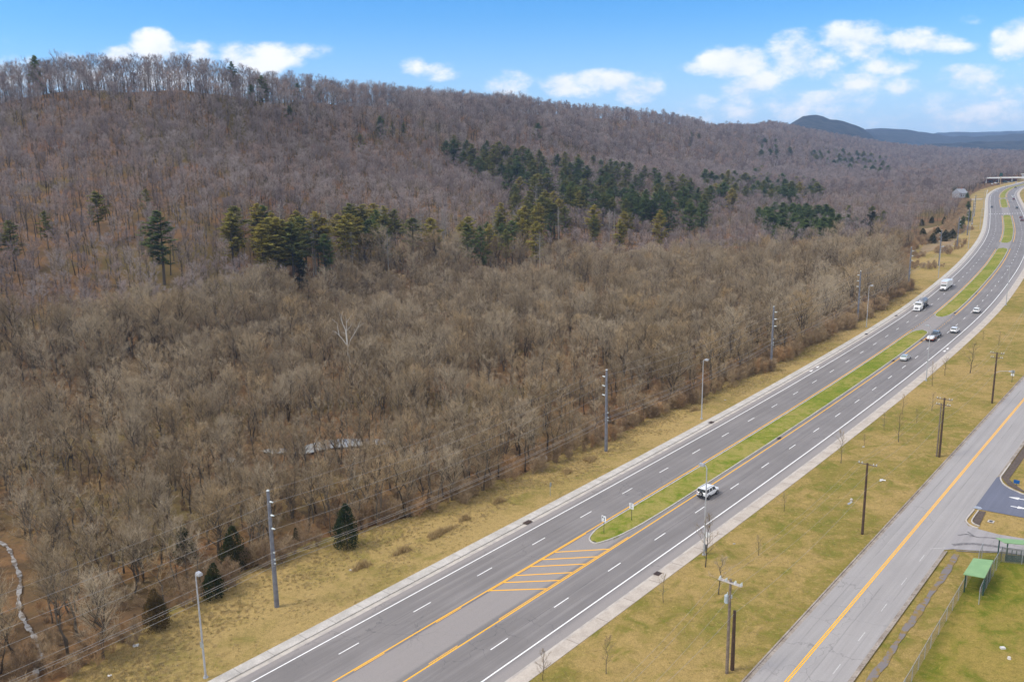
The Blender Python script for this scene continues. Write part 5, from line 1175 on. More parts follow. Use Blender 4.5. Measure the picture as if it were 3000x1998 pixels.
for s, off, pm, st, aw, lb in ((653.1, -16.0, M_RED, 'hatch', True, 'dark red car below the far crossing, nearer of the two'), (681.4, -16.0, M_RED, 'sedan', True, 'dark maroon car just ahead of the dark red one near the crossing'),
        (782.3, -15.6, M_TEAL, 'hatch', True, 'dark teal car just past the far crossing'), (806.2, 2.4, M_BLACKP, 'sedan', False, 'black car in the far carriageway past the crossing'),
        (879.3, -12.3, M_SILVER, 'sedan', True, 'pale silver car in the inner lane by the small median'), (909.2, -16.2, M_RED, 'hatch', True, 'maroon car beside the small median, behind the white one'),
        (957.0, -15.9, M_WPAINT, 'pickup', True, 'white pickup in the bend, ahead of the maroon car'), (1072.5, .9, M_WPAINT, 'sedan', False, 'white car entering the far bend'),
        (1150, -12.7, M_BLACKP, 'hatch', True, 'black car at the end of the far bend'), (1181.3, 1.4, M_WPAINT, 'sedan', False, 'white car in the far bend before the fuel station')):
    car('far_car' if False else 'passenger_car', lb, 'car', s, off, pm, st, aw, group='cars on the far bend')

# ------------------------------------------------------------------ lamps, steel poles, wires
M_GALV = mat('lamp_galvanised', (.43, .44, .46), (.36, .37, .39), rough=.45, metal=.25, coord='obj', scale=2)
M_BLUEG = mat('weathered_grey_steel', (.185, .195, .225), (.135, .14, .165), rough=.6, metal=.2, coord='obj', scale=1.2)
M_INS = mat('pale_insulator', (.62, .68, .68), coord='obj', rough=.3)
M_WOODP = mat('creosoted_wood', (.085, .052, .036), (.050, .032, .024), coord='obj', scale=4); M_WOODG = mat('weathered_wood', (.20, .16, .125), (.13, .10, .08), coord='obj', scale=4)
M_WIRE = mat('grey_wire', (.30, .29, .28), coord='obj', rough=.5)
M_SIGNW = mat('sign_white', (.72, .74, .76), coord='obj', rough=.5); M_SIGNB = mat('sign_black', (.02, .02, .022), coord='obj'); M_SIGNBACK = mat('sign_back_metal', (.30, .32, .31), coord='obj', rough=.5)
def street_lamp(s, off, label, toward=1, extra=None, H=13.6):
    p = RP(s, off); h = heading(s); e = empty('street_lamp', p, h, label, 'street lamp', 'street lamps beside the highway')
    q = MB(); q.tube([(0, 0, .35), (0, 0, H * .5), (0, 0, H - .25)], [.135, .105, .075], 10); q.build('pole', M_GALV, e)
    q = MB(); q.tube([(0, 0, -.3), (0, 0, .22)], .30, 12); q.tube([(0, 0, .22), (0, 0, .5)], [.20, .17], 10); q.build('base', M_GALV, e)
    q = MB(); q.tube([(0, 0, H - .5), (0, toward * .12, H - .05), (0, toward * .45, H + .08)], [.06, .06, .05], 8); q.build('arm', M_GALV, e)
    q = MB(); c = toward * .80; q.prism([(-.26, c - .42), (.26, c - .42), (.30, c + .1), (.2, c + .42), (-.2, c + .42), (-.30, c + .1)], H - .10, H + .16)
    q.prism([(-.2, c - .35), (.2, c - .35), (.2, c + .3), (-.2, c + .3)], H + .16, H + .26); lh = q.build('lamp_head', M_GALV, e)
    q = MB(); q.box((0, c, H - .14), (.36, .5, .08)); q.build('lens', M_HEAD, lh)
    if extra == 'sign':
        q = MB(); q.box((-.22, -.28, 4.5), (.03, .85, .75)); sg = q.build('back_of_sign', M_SIGNBACK, e)
    if extra == 'white_sign':
        q = MB(); q.box((.0, -.50, 3.35), (.03, .62, .78)); q.build('white_sign', M_SIGNW, e)
    if extra == 'box' or extra == 'white_sign':
        q = MB(); q.box((.22, 0, 1.15), (.32, .42, .95)); q.build('control_box', M_BLUEG, e)
    return e
def nth(i): return ['first', 'second', 'third', 'fourth', 'fifth', 'sixth', 'seventh', 'eighth', 'ninth', 'tenth', 'eleventh'][i]
for i, (s, o) in enumerate(((8.5, 8.94), (127.5, 9.4), (241.8, 9.4), (359.0, 8.9), (476, 9), (593, 9), (710, 9), (827, 9))):
    street_lamp(s, o, f'{nth(i)} grey street lamp from the left along the wooded side of the highway', -1, 'sign' if i == 0 else None)
for i, (s, o) in enumerate(((68.8, -23.2), (180.2, -23.0), (293.4, -22.9))):
    street_lamp(s, o, ['street lamp standing beside the white off-road car, with a small white sign', 'street lamp in front of the pickup truck and its trailer', 'street lamp by the outer lane beyond the white light-bar sedan'][i], 1, 'white_sign' if i == 0 else None)
street_lamp(278, -35, 'street lamp with a grey control box on the right grass strip', 1, 'box', 12)

SPOLES = [(23.2, 16.7), (99.1, 15.4), (177.7, 15.1), (251.5, 15.0), (325, 14.6), (401, 14.6), (477, 14.6), (553, 14.6), (630, 14.6), (706, 14.6)]
def steel_pole(i, s, o):
    H = 16.9; p = RP(s, o); side = -1 if i % 2 == 0 else 1
    e = empty('power_pole', p, heading(s), f'{nth(i)} grey steel power pole from the left along the wood edge', 'power pole', 'steel power poles along the woods')
    q = MB(); q.tube([(0, 0, -.3), (0, 0, H * .5), (0, 0, H)], [.34, .28, .20], 12); q.build('pole', M_BLUEG, e)
    for z in (15.4, 13.5, 11.6):
        q = MB(); q.tube([(0, 0, z), (0, side * .9, z + .12)], [.07, .06], 6); a = q.build('bracket', M_BLUEG, e)
        q = MB(); q.tube([(0, side * .35, z + .05), (0, side * 1.0, z + .13)], [.13, .09], 8); q.build('insulator', M_INS, a)
    for z in (8.2, 7.2, 6.6):
        q = MB(); q.box((0, -.38, z), (.16, .22, .16)); q.build('clamp', M_INS, e)
    q = MB(); q.tube([(0, 0, H), (0, 0, H + .12)], [.24, .16], 10); q.build('cap', M_INS, e)
for i, (s, o) in enumerate(SPOLES): steel_pole(i, s, o)
def wire(label, pts, sag, r, name='power_wire', group=None):
    P = []
    for a, b in zip(pts[:-1], pts[1:]):
        for k in range(12):
            t = k / 12; P.append((a[0] + (b[0] - a[0]) * t, a[1] + (b[1] - a[1]) * t, a[2] + (b[2] - a[2]) * t - 4 * sag * t * (1 - t)))
    P.append(pts[-1]); q = MB(); q.tube(P, r, 4, False); tag(q.build(name, M_WIRE), label, 'wire', group)
ext = [(-53, 17.6)] + SPOLES
def line_pts(z, yo): return [RP(s, o + (yo(i) if callable(yo) else yo), z) for i, (s, o) in enumerate(ext)]
alt = lambda i: .95 * (-1 if (i - 1) % 2 == 0 else 1)
wire('thin topmost wire between the tips of the steel poles', line_pts(16.95, 0), 1.0, .016)
for k, z in enumerate((15.5, 13.6, 11.7)): wire(['upper', 'middle', 'lower'][k] + ' insulated wire hung from the steel pole brackets', line_pts(z, alt), 1.5, .021)
for k, z in enumerate((8.3, 7.3, 7.0, 6.3)): wire(['highest', 'second', 'third', 'lowest'][k] + ' of the four low cables clamped to the steel poles', line_pts(z, -.42), 1.1, .026 if k else .022)

# wooden poles between highway and side road
def wood_pole(x, y, H, label, arms, mt, r=.16, lean=(0, 0), rotz=0.0, name='wooden_pole'):
    e = empty(name, (x, y, pz(x, y)), rotz, label, 'utility pole'); q = MB(); q.tube([(0, 0, -.3), (lean[0] * .5, lean[1] * .5, H * .5), (lean[0], lean[1], H)], [r * 1.25, r * 1.1, r * .85], 10); q.build('pole', mt, e)
    for z, L, cx in arms:
        fx, fy = lean[0] * z / H, lean[1] * z / H
        q = MB(); q.box((fx + .16, fy + cx, z), (.12, L, .13)); a = q.build('crossarm', M_WOODG, e)
        for t in (-.46, -.30, .30, .46) if L > 2 else (-.4, .4):
            q = MB(); q.tube([(fx + .16, fy + cx + t * L, z + .06), (fx + .16, fy + cx + t * L, z + .30)], [.07, .045], 7); q.build('insulator', M_INS, a)
    return e
HR = heading(100)
G1 = gnd(2129.3, 1973); G1b = gnd(2145, 1963); G2 = gnd(2526, 1566); G3 = gnd(2751.5, 1340); G4 = gnd(2906, 1182)
w1 = wood_pole(G1[0], G1[1], 11.4, 'brown wooden pole carrying a transformer, nearest on the right grass', [], M_WOODG, .15, rotz=HR)
for dx in (-.12, .14):
    q = MB(); q.box((dx, .0, 11.0), (.10, 2.7, .13)); a = q.build('crossarm', M_WPAINT if False else mat('bleached_crossarm', (.50, .46, .44), coord='obj'), w1)
    for t in (-1.25, -.55, .5, 1.25): q = MB(); q.tube([(dx, t, 11.05), (dx, t, 11.34)], [.08, .05], 7); q.build('insulator', M_INS, a)
q = MB(); q.tube([(.0, .38, 8.5), (.0, .38, 9.35)], .25, 14); q.tube([(0, .38, 9.35), (0, .38, 9.5)], [.22, .1], 12); tf = q.build('transformer', mat('transformer_grey', (.40, .46, .50), coord='obj', rough=.4), w1)
q = MB(); q.tube([(.0, .30, 9.45), (.0, .30, 9.75)], .05, 6); q.build('bushing', M_INS, tf)
q = MB(); q.tube([(0, -.2, 9.2), (0, -.2, 9.6)], .09, 8); q.build('fuse_box', M_STEEL, w1)
wood_pole(G1b[0], G1b[1], 7.3, 'short dark pole stub standing close beside the transformer pole', [], M_WOODP, .19, rotz=HR)
wood_pole(G2[0], G2[1], 11.2, 'dark brown wooden pole with one crossarm beside the side road', [(10.95, 2.7, 0)], M_WOODP, .16, rotz=HR)
wood_pole(G3[0], G3[1], 11.3, 'double wooden pole with two crossarms, between two single poles', [(11.0, 2.6, 0), (9.9, 2.4, .15)], M_WOODP, .16, rotz=HR)
w4 = wood_pole(G4[0], G4[1], 11.4, 'furthest wooden pole, with a curved lamp arm over the side road', [(11.2, 2.7, 0), (10.2, 2.4, 0)], M_WOODP, .16, rotz=HR)
q = MB(); q.tube([(0, 0, 6.9), (.1, -1.0, 7.4), (.1, -2.6, 7.6)], [.05, .045, .04], 6); la = q.build('lamp_arm', M_GALV, w4); q = MB(); q.prism([(-.1, -3.2), (.3, -3.2), (.3, -2.55), (-.1, -2.55)], 7.5, 7.68); q.build('lamp_head', M_GALV, la)
G3b = RP(so_arr([G3[0]], [G3[1]])[0][0], so_arr([G3[0]], [G3[1]])[0][1] + .45)
q = MB(); e3 = wood_pole(G3b[0], G3b[1], 10.2, 'pale weathered pole leaning against the double crossarm pole', [], M_WOODG, .12, rotz=HR)
g0 = gnd(1500, 2330)
for k, (t, z) in enumerate(((-1.25, 11.3), (.5, 11.3), (1.25, 11.3))):
    o = Vector((-math.sin(HR) * t, math.cos(HR) * t, 0)); P = []
    P.append((G1[0] - 34 * math.cos(HR + .06) + o.x, G1[1] - 34 * math.sin(HR + .06) + o.y, pz(G1[0] - 25, G1[1] - 25) + z))
    for G in (G1, G2, G3, G4): P.append((G[0] + o.x, G[1] + o.y, pz(G[0], G[1]) + z))
    P.append((G4[0] + 40, G4[1] + 55, pz(G4[0] + 40, G4[1] + 55) + z)); wire(['left', 'middle', 'right'][k] + ' wire running along the tops of the wooden poles', P, .9, .013, 'pole_wire')
P = [(G1b[0] - 20, G1b[1] - 22, pz(G1b[0] - 20, G1b[1] - 22) + 6.8), (G1b[0], G1b[1], pz(*G1b[:2]) + 7.0)] + [(G[0], G[1], pz(G[0], G[1]) + 7.0) for G in (G2, G3, G4)]
wire('black cable low on the wooden poles beside the side road', P, 1.0, .018, 'low_cable')

# ------------------------------------------------------------------ signs
def post_sign(x, y, rotz, H, w, h, label, name='road_sign', mt=M_SIGNW, postm=M_DARKM, cat='sign'):
    e = empty(name, (x, y, pz(x, y)), rotz, label, cat); q = MB(); q.tube([(0, 0, 0), (0, 0, H)], .045, 6); q.build('post', postm, e)
    q = MB(); q.box((-.07, 0, H - h / 2), (.03, w, h)); return e, q.build('sign_plate', mt, e)
def text_on(parent, body, size, loc, m=M_SIGNB, rotz=-math.pi / 2):
    c = bpy.data.curves.new('lettering', 'FONT'); c.body = body; c.size = size; c.align_x = 'CENTER'; c.align_y = 'CENTER'; c.extrude = .004; c.materials.append(m)
    tmp = bpy.data.objects.new('lettering_curve', c); me = bpy.data.meshes.new_from_object(tmp); bpy.data.objects.remove(tmp); me.materials.clear(); me.materials.append(m)
    o = bpy.data.objects.new('lettering', me); COL.objects.link(o); o.parent = parent; o.location = loc; o.rotation_euler = (math.pi / 2, 0, rotz); return o
p = RP(66.7, -7.0); hd = heading(66)
e, pl = post_sign(p[0], p[1], hd, 3.0, .78, .98, 'white divided road arrow sign on the tip of the median', postm=M_DARKM)
e.location.z += .15
q = MB(); A = [(-.07, -.36), (.02, -.20), (.05, -.03), (.00, .10), (.06, .12), (-.05, .30), (-.17, .12), (-.10, .10), (-.06, -.02), (-.10, -.16), (-.17, -.34)]
def fl(pts, cy, cz, k=1.0): return [(-.092, cy - a * k, cz + b * k) for a, b in pts]
q.poly(fl(A, -.16, 2.50)); q.poly(fl([(-.10, .28), (.10, .30), (.12, .10), (.02, -.02), (-.06, .10)], .20, 2.58)); q.build('arrow', M_SIGNB, pl)
p = RP(73.1, -7.86); e, pl = post_sign(p[0], p[1], hd, 3.0, .76, .98, 'white speed limit sign reading 50 on the median grass'); e.location.z += .15
text_on(pl, 'SPEED', .17, (-.092, 0, 2.85)); text_on(pl, 'LIMIT', .17, (-.092, 0, 2.67)); text_on(pl, '50', .42, (-.092, 0, 2.34))
p = RP(74.4, 10.0); post_sign(p[0], p[1], hd + math.pi * .55, 2.6, .6, .75, 'thin roadside sign seen from its grey back on the left verge', mt=M_SIGNBACK, postm=M_SIGNBACK)
g = gnd(2964, 1122); e, pl = post_sign(g[0], g[1], hd + math.pi, 3.1, .75, .75, 'grey backed octagonal sign with two white plates beside the side road', mt=M_SIGNBACK)
q = MB(); q.box((0.07, -.2, 2.0), (.03, .3, .5)); q.box((0.07, .2, 2.0), (.03, .3, .5)); q.build('white_plates', M_SIGNW, e)
# blue square sign by the blue driveway
g = gnd(2977, 1424); e, pl = post_sign(g[0], g[1], math.atan2(ST[1], ST[0]) + .1, 1.1, .85, .62, 'small plain blue square sign on the grass by the blue driveway', mt=mat('sign_blue', (.01, .10, .33), coord='obj'))
# storm drains and covers
def drain(px, py, label, sz=(.9, .5), up=.030, name='storm_drain'):
    x, y, z = gnd(px, py); s_ = so_arr([x], [y])[0][0]; e = empty(name, (x, y, pz(x, y) + up), heading(s_), label, 'drain', 'storm drains along the kerbs')
    q = MB(); q.prism([(-sz[0] / 2, -sz[1] / 2), (sz[0] / 2, -sz[1] / 2), (sz[0] / 2, sz[1] / 2), (-sz[0] / 2, sz[1] / 2)], 0, .03); fr = q.build('frame', M_GRATE, e)
    q = MB()
    for k in range(6): q.box((-sz[0] / 2 + sz[0] * (k + .5) / 6, 0, .04), (.06, sz[1] * .8, .03))
    q.build('grate', M_DARKM, e)
for px, py, lb, sz, up in ((1546, 1532, 'rusty storm drain in the left kerb above the yellow hatching', (1.5, .9), .17), (2083, 1239, 'storm drain in the left kerb right of the second lamp post', (1.5, .8), .17),
        (1927, 1683, 'brown storm drain in the right kerb below the white off-road car', (1.1, .9), .17), (2282, 1285, 'storm drain in the median kerb above the white off-road car', (1.3, .5), .17),
        (2538, 980, 'storm drain in the left kerb by the third lamp post', (1.3, .8), .17), (2625, 926, 'storm drain in the left kerb beside the tanker lorry', (1.3, .8), .17),
        (2617, 1058, 'storm drain in the median kerb behind the silver sedan', (1.3, .5), .17), (2700, 999, 'storm drain in the median kerb beside the flatbed trailer', (1.3, .5), .17),
        (2797, 918, 'storm drain at the tip of the second median', (1.2, .5), .17), (2860, 861, 'storm drain in the kerb of the second median', (1.2, .5), .17)): drain(px, py, lb, sz, up)
x, y, z = SP(55.0, -8.34, .12); e = empty('inspection_cover', (x, y, z), math.atan2(ST[1], ST[0]), 'square concrete framed cover in the grass right of the side road', 'cover')
q = MB(); q.prism([(-.5, -.42), (.5, -.42), (.5, .42), (-.5, .42)], 0, .05); q.build('frame', M_GUT, e); q = MB(); q.prism([(-.28, -.22), (.28, -.22), (.28, .22), (-.28, .22)], .05, .065); q.build('lid', M_DARKM, e)
x, y, z = SP(59.4, -5.5, .142); e = empty('drain_grate', (x, y, z), math.atan2(ST[1], ST[0]), 'grey grate at the corner of the blue driveway', 'drain'); q = MB(); q.prism([(-.6, -.5), (.5, -.9), (.6, .3), (-.5, .5)], 0, .03); q.build('frame', M_STEEL, e)

# ------------------------------------------------------------------ chain link fences and shelters
M_LINK = mat('chain_link', (.30, .31, .32), coord='obj', rough=.4, metal=.5); M_GREENR = mat('green_roof_sheet', (.215, .350, .165), (.19, .32, .15), coord='obj', scale=1.0, rough=.55); M_DGREEN = mat('dark_green_timber', (.025, .085, .065), (.02, .06, .05), coord='obj', scale=3)
def fence(pts, H, label, step=3.0, rail=True):
    e = empty('chain_link_fence', (pts[0][0], pts[0][1], pz(*pts[0])), 0, label, 'fence'); ox, oy, oz = e.location
    posts = []
    for (a, b) in zip(pts[:-1], pts[1:]):
        L = math.hypot(b[0] - a[0], b[1] - a[1]); n = max(1, round(L / step)); posts += [(a[0] + (b[0] - a[0]) * k / n, a[1] + (b[1] - a[1]) * k / n) for k in range(n)]
        ux, uy = (b[0] - a[0]) / L, (b[1] - a[1]) / L; q = MB(); sp = .10; k = -H
        def PT(t, z): X, Y = a[0] + ux * t, a[1] + uy * t; return (X - ox, Y - oy, pz(X, Y) + .1 + z - oz)
        wv = .011
        while k < L:
            for d in (1, -1):
                t0, z0, t1, z1 = (k, 0, k + H, H) if d > 0 else (k + H, 0, k, H)
                if min(t0, t1) < 0:
                    f = (0 - t0) / (t1 - t0)
                    if t0 < 0: t0, z0 = 0, H * f
                    else: t1, z1 = 0, H * f
                if max(t0, t1) > L:
                    f = (L - t0) / (t1 - t0)
                    if t0 > L: t0, z0 = L, z0 + (z1 - z0) * f
                    else: t1, z1 = L, z0 + (z1 - z0) * f
                if abs(t0 - t1) > .02: q.poly([PT(t0 - wv, z0), PT(t0 + wv, z0), PT(t1 + wv, z1), PT(t1 - wv, z1)])
            k += sp
        q.build('wire_mesh', M_LINK, e)
        if rail:
            q = MB(); q.tube([PT(0, H), PT(L, H)], .024, 5); q.build('top_rail', M_STEEL, e)
    posts.append(pts[-1])
    for x, y in posts: q = MB(); q.tube([(x - ox, y - oy, pz(x, y) - oz), (x - ox, y - oy, pz(x, y) + .12 + H - oz)], .038, 6); q.build('post', M_STEEL, e)
fence([(33.2, 69.6), (42.1, 80.1), (46.95, 85.9), (51.5, 91.3), (55.2, 95.7), (57.9, 98.9), (60.2, 101.7)], 1.85, 'long chain link fence along the lawn beside the side road')
fence([(62.2, 104.0), (63.9, 106.2)], 2.3, 'short fence panel between the green roofed shelter and the driveway')
fence([(57.1, 94.5), (59.0, 96.9), (61.4, 99.8), (63.9, 102.7), (65.8, 104.9)], 2.3, 'chain link fence screening the open side of the green shelter', 2.4)
fence([(65.8, 104.9), (68.0, 103.9), (73.0, 102.0)], 2.2, 'chain link fence in front of the second shelter at the right edge', 2.4)
def shelter(C, H0, H1, label, post_in=.35):
    """C: four roof corners in world xy; H0 back height, H1 front height"""
    cx = sum(c[0] for c in C) / 4; cy = sum(c[1] for c in C) / 4; z0 = pz(cx, cy); e = empty('dugout_shelter', (cx, cy, z0), 0, label, 'shelter')
    L = [(x - cx, y - cy) for x, y in C]; hs = [H0, H1, H1, H0]; q = MB(); top = [q.vert((x, y, h)) for (x, y), h in zip(L, hs)]; bot = [q.vert((x, y, h - .09)) for (x, y), h in zip(L, hs)]
    q.face(top[::-1]); q.face(bot)
    for k in range(4): q.face((top[k], top[(k + 1) % 4], bot[(k + 1) % 4], bot[k]))
    q.build('roof', M_GREENR, e)
    for (x, y), h in zip(L, hs): q = MB(); q.box((x * .86, y * .92, h / 2 - .1), (.12, .12, h)); q.build('post', M_DGREEN, e)
    mid = ((L[1][0] + L[2][0]) / 2 * .86, (L[1][1] + L[2][1]) / 2); mid2 = ((L[0][0] + L[3][0]) / 2 * .86, (L[0][1] + L[3][1]) / 2)
    ax = Vector((L[3][0] - L[0][0], L[3][1] - L[0][1])); ang = math.atan2(ax.y, ax.x); M_ = Matrix.Translation((mid[0] * .8, mid[1] * .8, 0)) @ Matrix.Rotation(ang, 4, 'Z')
    q = MB(); q.box((0, 0, .45), (ax.length * .85, .35, .06), M_); q.box((-1.8, 0, .2), (.1, .3, .45), M_); q.box((1.8, 0, .2), (.1, .3, .45), M_); q.build('bench', M_WOODG, e)
    M2 = Matrix.Translation((mid[0], mid[1], 0)) @ Matrix.Rotation(ang, 4, 'Z'); q = MB()
    q.box((0, 0, .55), (ax.length * .9, .05, .9), M2); q.build('side_boarding', M_DGREEN, e)
    q = MB()
    for k in range(11): q.box((-ax.length * .42 + ax.length * .84 * k / 10, 0, 1.4), (.09, .05, .75), M2)
    q.build('slatted_screen', M_DGREEN, e)
    return e
shelter([(60.25, 101.9), (62.35, 101.0), (58.6, 96.3), (56.6, 97.55)], 2.55, 2.65, 'green sheet roofed shelter standing at the chain link fence')
shelter([(66.0, 106.9), (66.1, 105.0), (72.3, 103.3), (72.4, 105.2)], 2.55, 2.7, 'second green roofed shelter with slatted screen at the right edge')
x, y, z = gnd(2956, 1932); q = MB(); q.tube([(0, 0, 0), (0, 0, .28)], [.22, .16], 10); tag(q.build('garden_stump', mat('pale_bucket', (.62, .58, .52), coord='obj'), loc=(x, y, z + .08)), 'small pale bucket lying on the lawn at lower right', 'bucket')
x, y, z = gnd(2937, 1902); q = MB(); q.box((0, 0, .12), (.5, .35, .22)); tag(q.build('utility_box', mat('off_white_box', (.66, .65, .63), coord='obj'), loc=(x, y, z + .08)), 'small white box on the lawn beside the bucket', 'box')

# culvert end, ditch and bits on the right strip
M_WET = mat('wet_dark_mud', (.045, .038, .026), (.07, .06, .035), scale=3)
x, y, z = gnd(2487, 1476); cu = empty('culvert', (x, y, pz(x, y)), HR, 'white concrete culvert mouth in the ditch beside the dark wooden pole', 'culvert')
q = MB(); q.prism([(-.6, -.2), (.9, -.3), (1.1, .0), (-.4, .15)], .11, .14); q.build('spilled_water', M_WATER, cu); q = MB(); q.tube([(.9, 0, .30), (1.4, .1, .34)], .2, 12); q.build('pipe', M_GUT, cu)
dt = MB(); pts = [(2045, 1650), (2200, 1597), (2335, 1497), (2370, 1478), (2450, 1476)]
for i in range(len(pts) - 1):
    a, b = gnd(*pts[i]), gnd(*pts[i + 1]); w = .22 if i < 2 else .35; dx, dy = b[0] - a[0], b[1] - a[1]; L = math.hypot(dx, dy); nx, ny = -dy / L * w, dx / L * w
M_LITTER = mat('white_litter', (.75, .75, .74), coord='obj')
for k, (px, py, sz, lb) in enumerate(((395, 1896, .8, 'crumpled white litter at the wood edge near the first lamp post'), (1028, 1673, .4, 'white litter beside the dry grass clump near the left kerb'), (1588, 1382, .4, 'white litter at the wood edge above the roadside sign'),
        (2124, 1174, .45, 'white litter on the grass right of the second lamp post'), (2529, 1311, .4, 'white scrap under the small tree above the dark wooden pole'), (2582, 1409, 1.0, 'pale plastic sheet on the grass right of the dark wooden pole'),
        (2151, 1596, .3, 'small white scrap on the grass below the white off-road car'), (322, 1983, .5, 'white litter on the grass at the bottom of the frame'), (2531, 1310, .3, 'tiny white scrap beside the small tree'))[:8]):
    x, y, z = gnd(px, py); q = MB(); rr = random.Random(k)
    for j in range(5): q.box((rr.uniform(-.5, .5) * sz, rr.uniform(-.3, .3) * sz, .1), (sz * .5 * rr.uniform(.4, 1), sz * .3, .08), Matrix.Rotation(rr.uniform(-.6, .6), 4, 'Z'))
    tag(q.build('litter', M_LITTER, loc=(x, y, z + .1)), lb, 'litter', 'bits of litter on the verges')
# dry tussocks on the left verge
M_TUS = mat('dry_tussock', (.46, .34, .17), (.30, .215, .10), scale=2.5)
def tussock(px, py, n, R_, h, label, ln=1.0):
    x, y, z = gnd(px, py); rr = random.Random(int(px)); q = MB(); hd = heading(40)
    for k in range(int(n * .6)):
        a = rr.uniform(0, 6.28); r = R_ * rr.random() ** .8 * (.75 + .35 * math.sin(a * 3 + px)); lx = r * math.cos(a) * ln; ly = r * math.sin(a); X = lx * math.cos(hd) - ly * math.sin(hd); Y = lx * math.sin(hd) + ly * math.cos(hd)
        d = Vector((rr.gauss(0, .35), rr.gauss(0, .35), 1)).normalized() * h * 1.15 * rr.uniform(.35, 1.15); s = _perp(d.normalized(), rr) * .035; b = Vector((X, Y, .05)); q.face([q.vert(b - s), q.vert(b + s), q.vert(b + d)])
    tag(q.build('grass_tussock', M_TUS, loc=(x, y, z)), label, 'grass clump', 'dry grass clumps on the left verge')
for px, py, n, r, h, ln, lb in ((1060, 1662, 1500, .9, .9, 2.2, 'dry grass clump nearest the camera on the left verge'), (1180, 1618, 1500, .8, .9, 2.6, 'long dry grass clump second from the left on the verge'), (1290, 1565, 2200, .9, 1.0, 4.2, 'longest dry grass clump in the row on the verge'),
        (1362, 1523, 1200, .8, .9, 1.8, 'dry grass clump at the upper end of the long row'), (1462, 1472, 1300, .8, 1.0, 2.0, 'dense tan grass clump below the roadside sign'), (1662, 1386, 1200, .9, .9, 1.2, 'round pale grass clump left of the second steel pole'),
        (1730, 1350, 1500, 1.2, .9, 1.5, 'brown grass clump at the foot of the second steel pole'), (2035, 1202, 1500, 1.0, .9, 2.0, 'tan grass clump just left of the second lamp post'), (2060, 1180, 1400, 1.0, .9, 1.8, 'tan grass clump behind the second lamp post'),
        (2150, 1132, 1800, 1.2, .9, 2.2, 'tan grass clump midway between lamp and third steel pole'), (2310, 1055, 1500, 1.2, .9, 2.0, 'tan grass clump right of the third steel pole')): tussock(px, py, n, r, h, lb, ln)

# young bare trees on the right strip
make_family('young', 4, lambda r: dict(H=r.uniform(4.6, 5.4), spread=r.uniform(1.3, 1.8), clear=r.uniform(.22, .32), nlimb=12, nsub=5, ntw=5, tw_len=.45, tw_w=.022, r0=.07, upness=.75, sway=.2), M_BARK, M_TWIG)
for px, py, h, wd_, lb in ((2066, 1662, 7.6, .9, 'two stemmed bare tree at the foot of the lamp beside the off-road car'), (2104, 1742, 5.4, 1.3, 'wispy bare tree behind the crossarm of the transformer pole'), (2297, 1500, 3.2, .9, 'small dark bare tree in the strip below the off-road car'),
        (2464, 1358, 6.2, .8, 'tall slender bare tree overlapping the right hand path'), (2632, 1296, 5.6, 1.1, 'bare tree on the strip left of the double wooden pole'), (2222, 1628, 3.0, 1.0, 'low bush-like bare tree nearer the transformer pole'),
        (2841, 1094, 7.2, 1.2, 'broad bare tree, largest on the right strip, left of the far wooden pole'), (2768, 1102, 4.6, 1.1, 'dark stemmed bare tree right of the second near lamp'), (2731, 1132, 5.6, .8, 'upright bare tree below the second near lamp'),
        (2730, 1203, 3.8, 1.0, 'small dark bare tree above the double wooden pole'), (2643, 1215, 4.2, .8, 'thin bare sapling in the middle of the strip'), (2590, 1262, 3.6, .9, 'thin bare sapling near the path edge'), (2685, 1240, 3.0, .9, 'pale bare sapling left of the double pole crossarms'),
        (1943, 1766, 3.9, .9, 'bare sapling beside the lower storm drain'), (1775, 1975, 4.6, .9, 'bare sapling at the bottom of the frame on the strip'), (1590, 1996, 3.8, .9, 'wispy bare sapling at the path edge at the bottom'), (2880, 1000, 2.8, .9, 'small dark sapling near the path, far up the strip'), (2925, 1012, 3.6, .9, 'faint bare sapling near the far up storm of the strip' if False else 'faint bare sapling far up the strip'), (2532, 1307, 2.2, .8, 'knee high sapling above the litter scrap')):
    x, y, z = gnd(px, py); T, K, J, H0 = PROTO['young'][rnd.randrange(4)]; place_tree('young_tree', (T, K, H0), x, y, z, h, rnd.uniform(0, 6.28), lb, 'tree', None, wd_)

# ------------------------------------------------------------------ far buildings
M_WALLG = mat('pale_siding', (.36, .38, .42), coord='obj', scale=2); M_ROOFG = mat('grey_shingles', (.30, .32, .36), coord='obj', scale=2); M_BRICK = mat('red_brick', (.30, .13, .09), (.36, .22, .15), coord='obj', scale=1); M_CANOPY = mat('white_canopy', (.80, .80, .78), coord='obj')
x, y, _z = gnd(2811, 580); h = empty('house', (x, y, pz(x, y)), .5, 'pale grey gabled house among dark trees left of the far bend', 'house')
q = MB(); q.box((0, 0, 2.6), (13, 9, 5.2)); q.build('wall', M_WALLG, h)
q = MB(); A = [(-7, -5, 5.1), (7, -5, 5.1), (7, 5, 5.1), (-7, 5, 5.1), (-7, 0, 9.6), (7, 0, 9.6)]; i = [q.vert(p) for p in A]; [q.face([i[k] for k in f]) for f in ((0, 1, 5, 4), (2, 3, 4, 5), (0, 4, 3), (1, 2, 5))]; rf = q.build('roof', M_ROOFG, h)
q = MB(); q.box((2, 0, 9.6), (1, 1, 2)); q.build('chimney', M_BRICK, rf)
for k in (-4, 0, 4): q = MB(); q.box((k, -4.53, 2.6), (1.3, .08, 1.6)); q.build('window', M_GLASS, h)
q = MB(); q.box((-6.54, 0, 1.2), (.08, 1.2, 2.3)); q.build('door', M_WPAINT, h)
def far_at(px, py, Y): u, v = uv_dir(px, py); return u * Y, Y, CH + v * Y
x, y, z = gnd(2925, 538); g_ = pz(x, y)
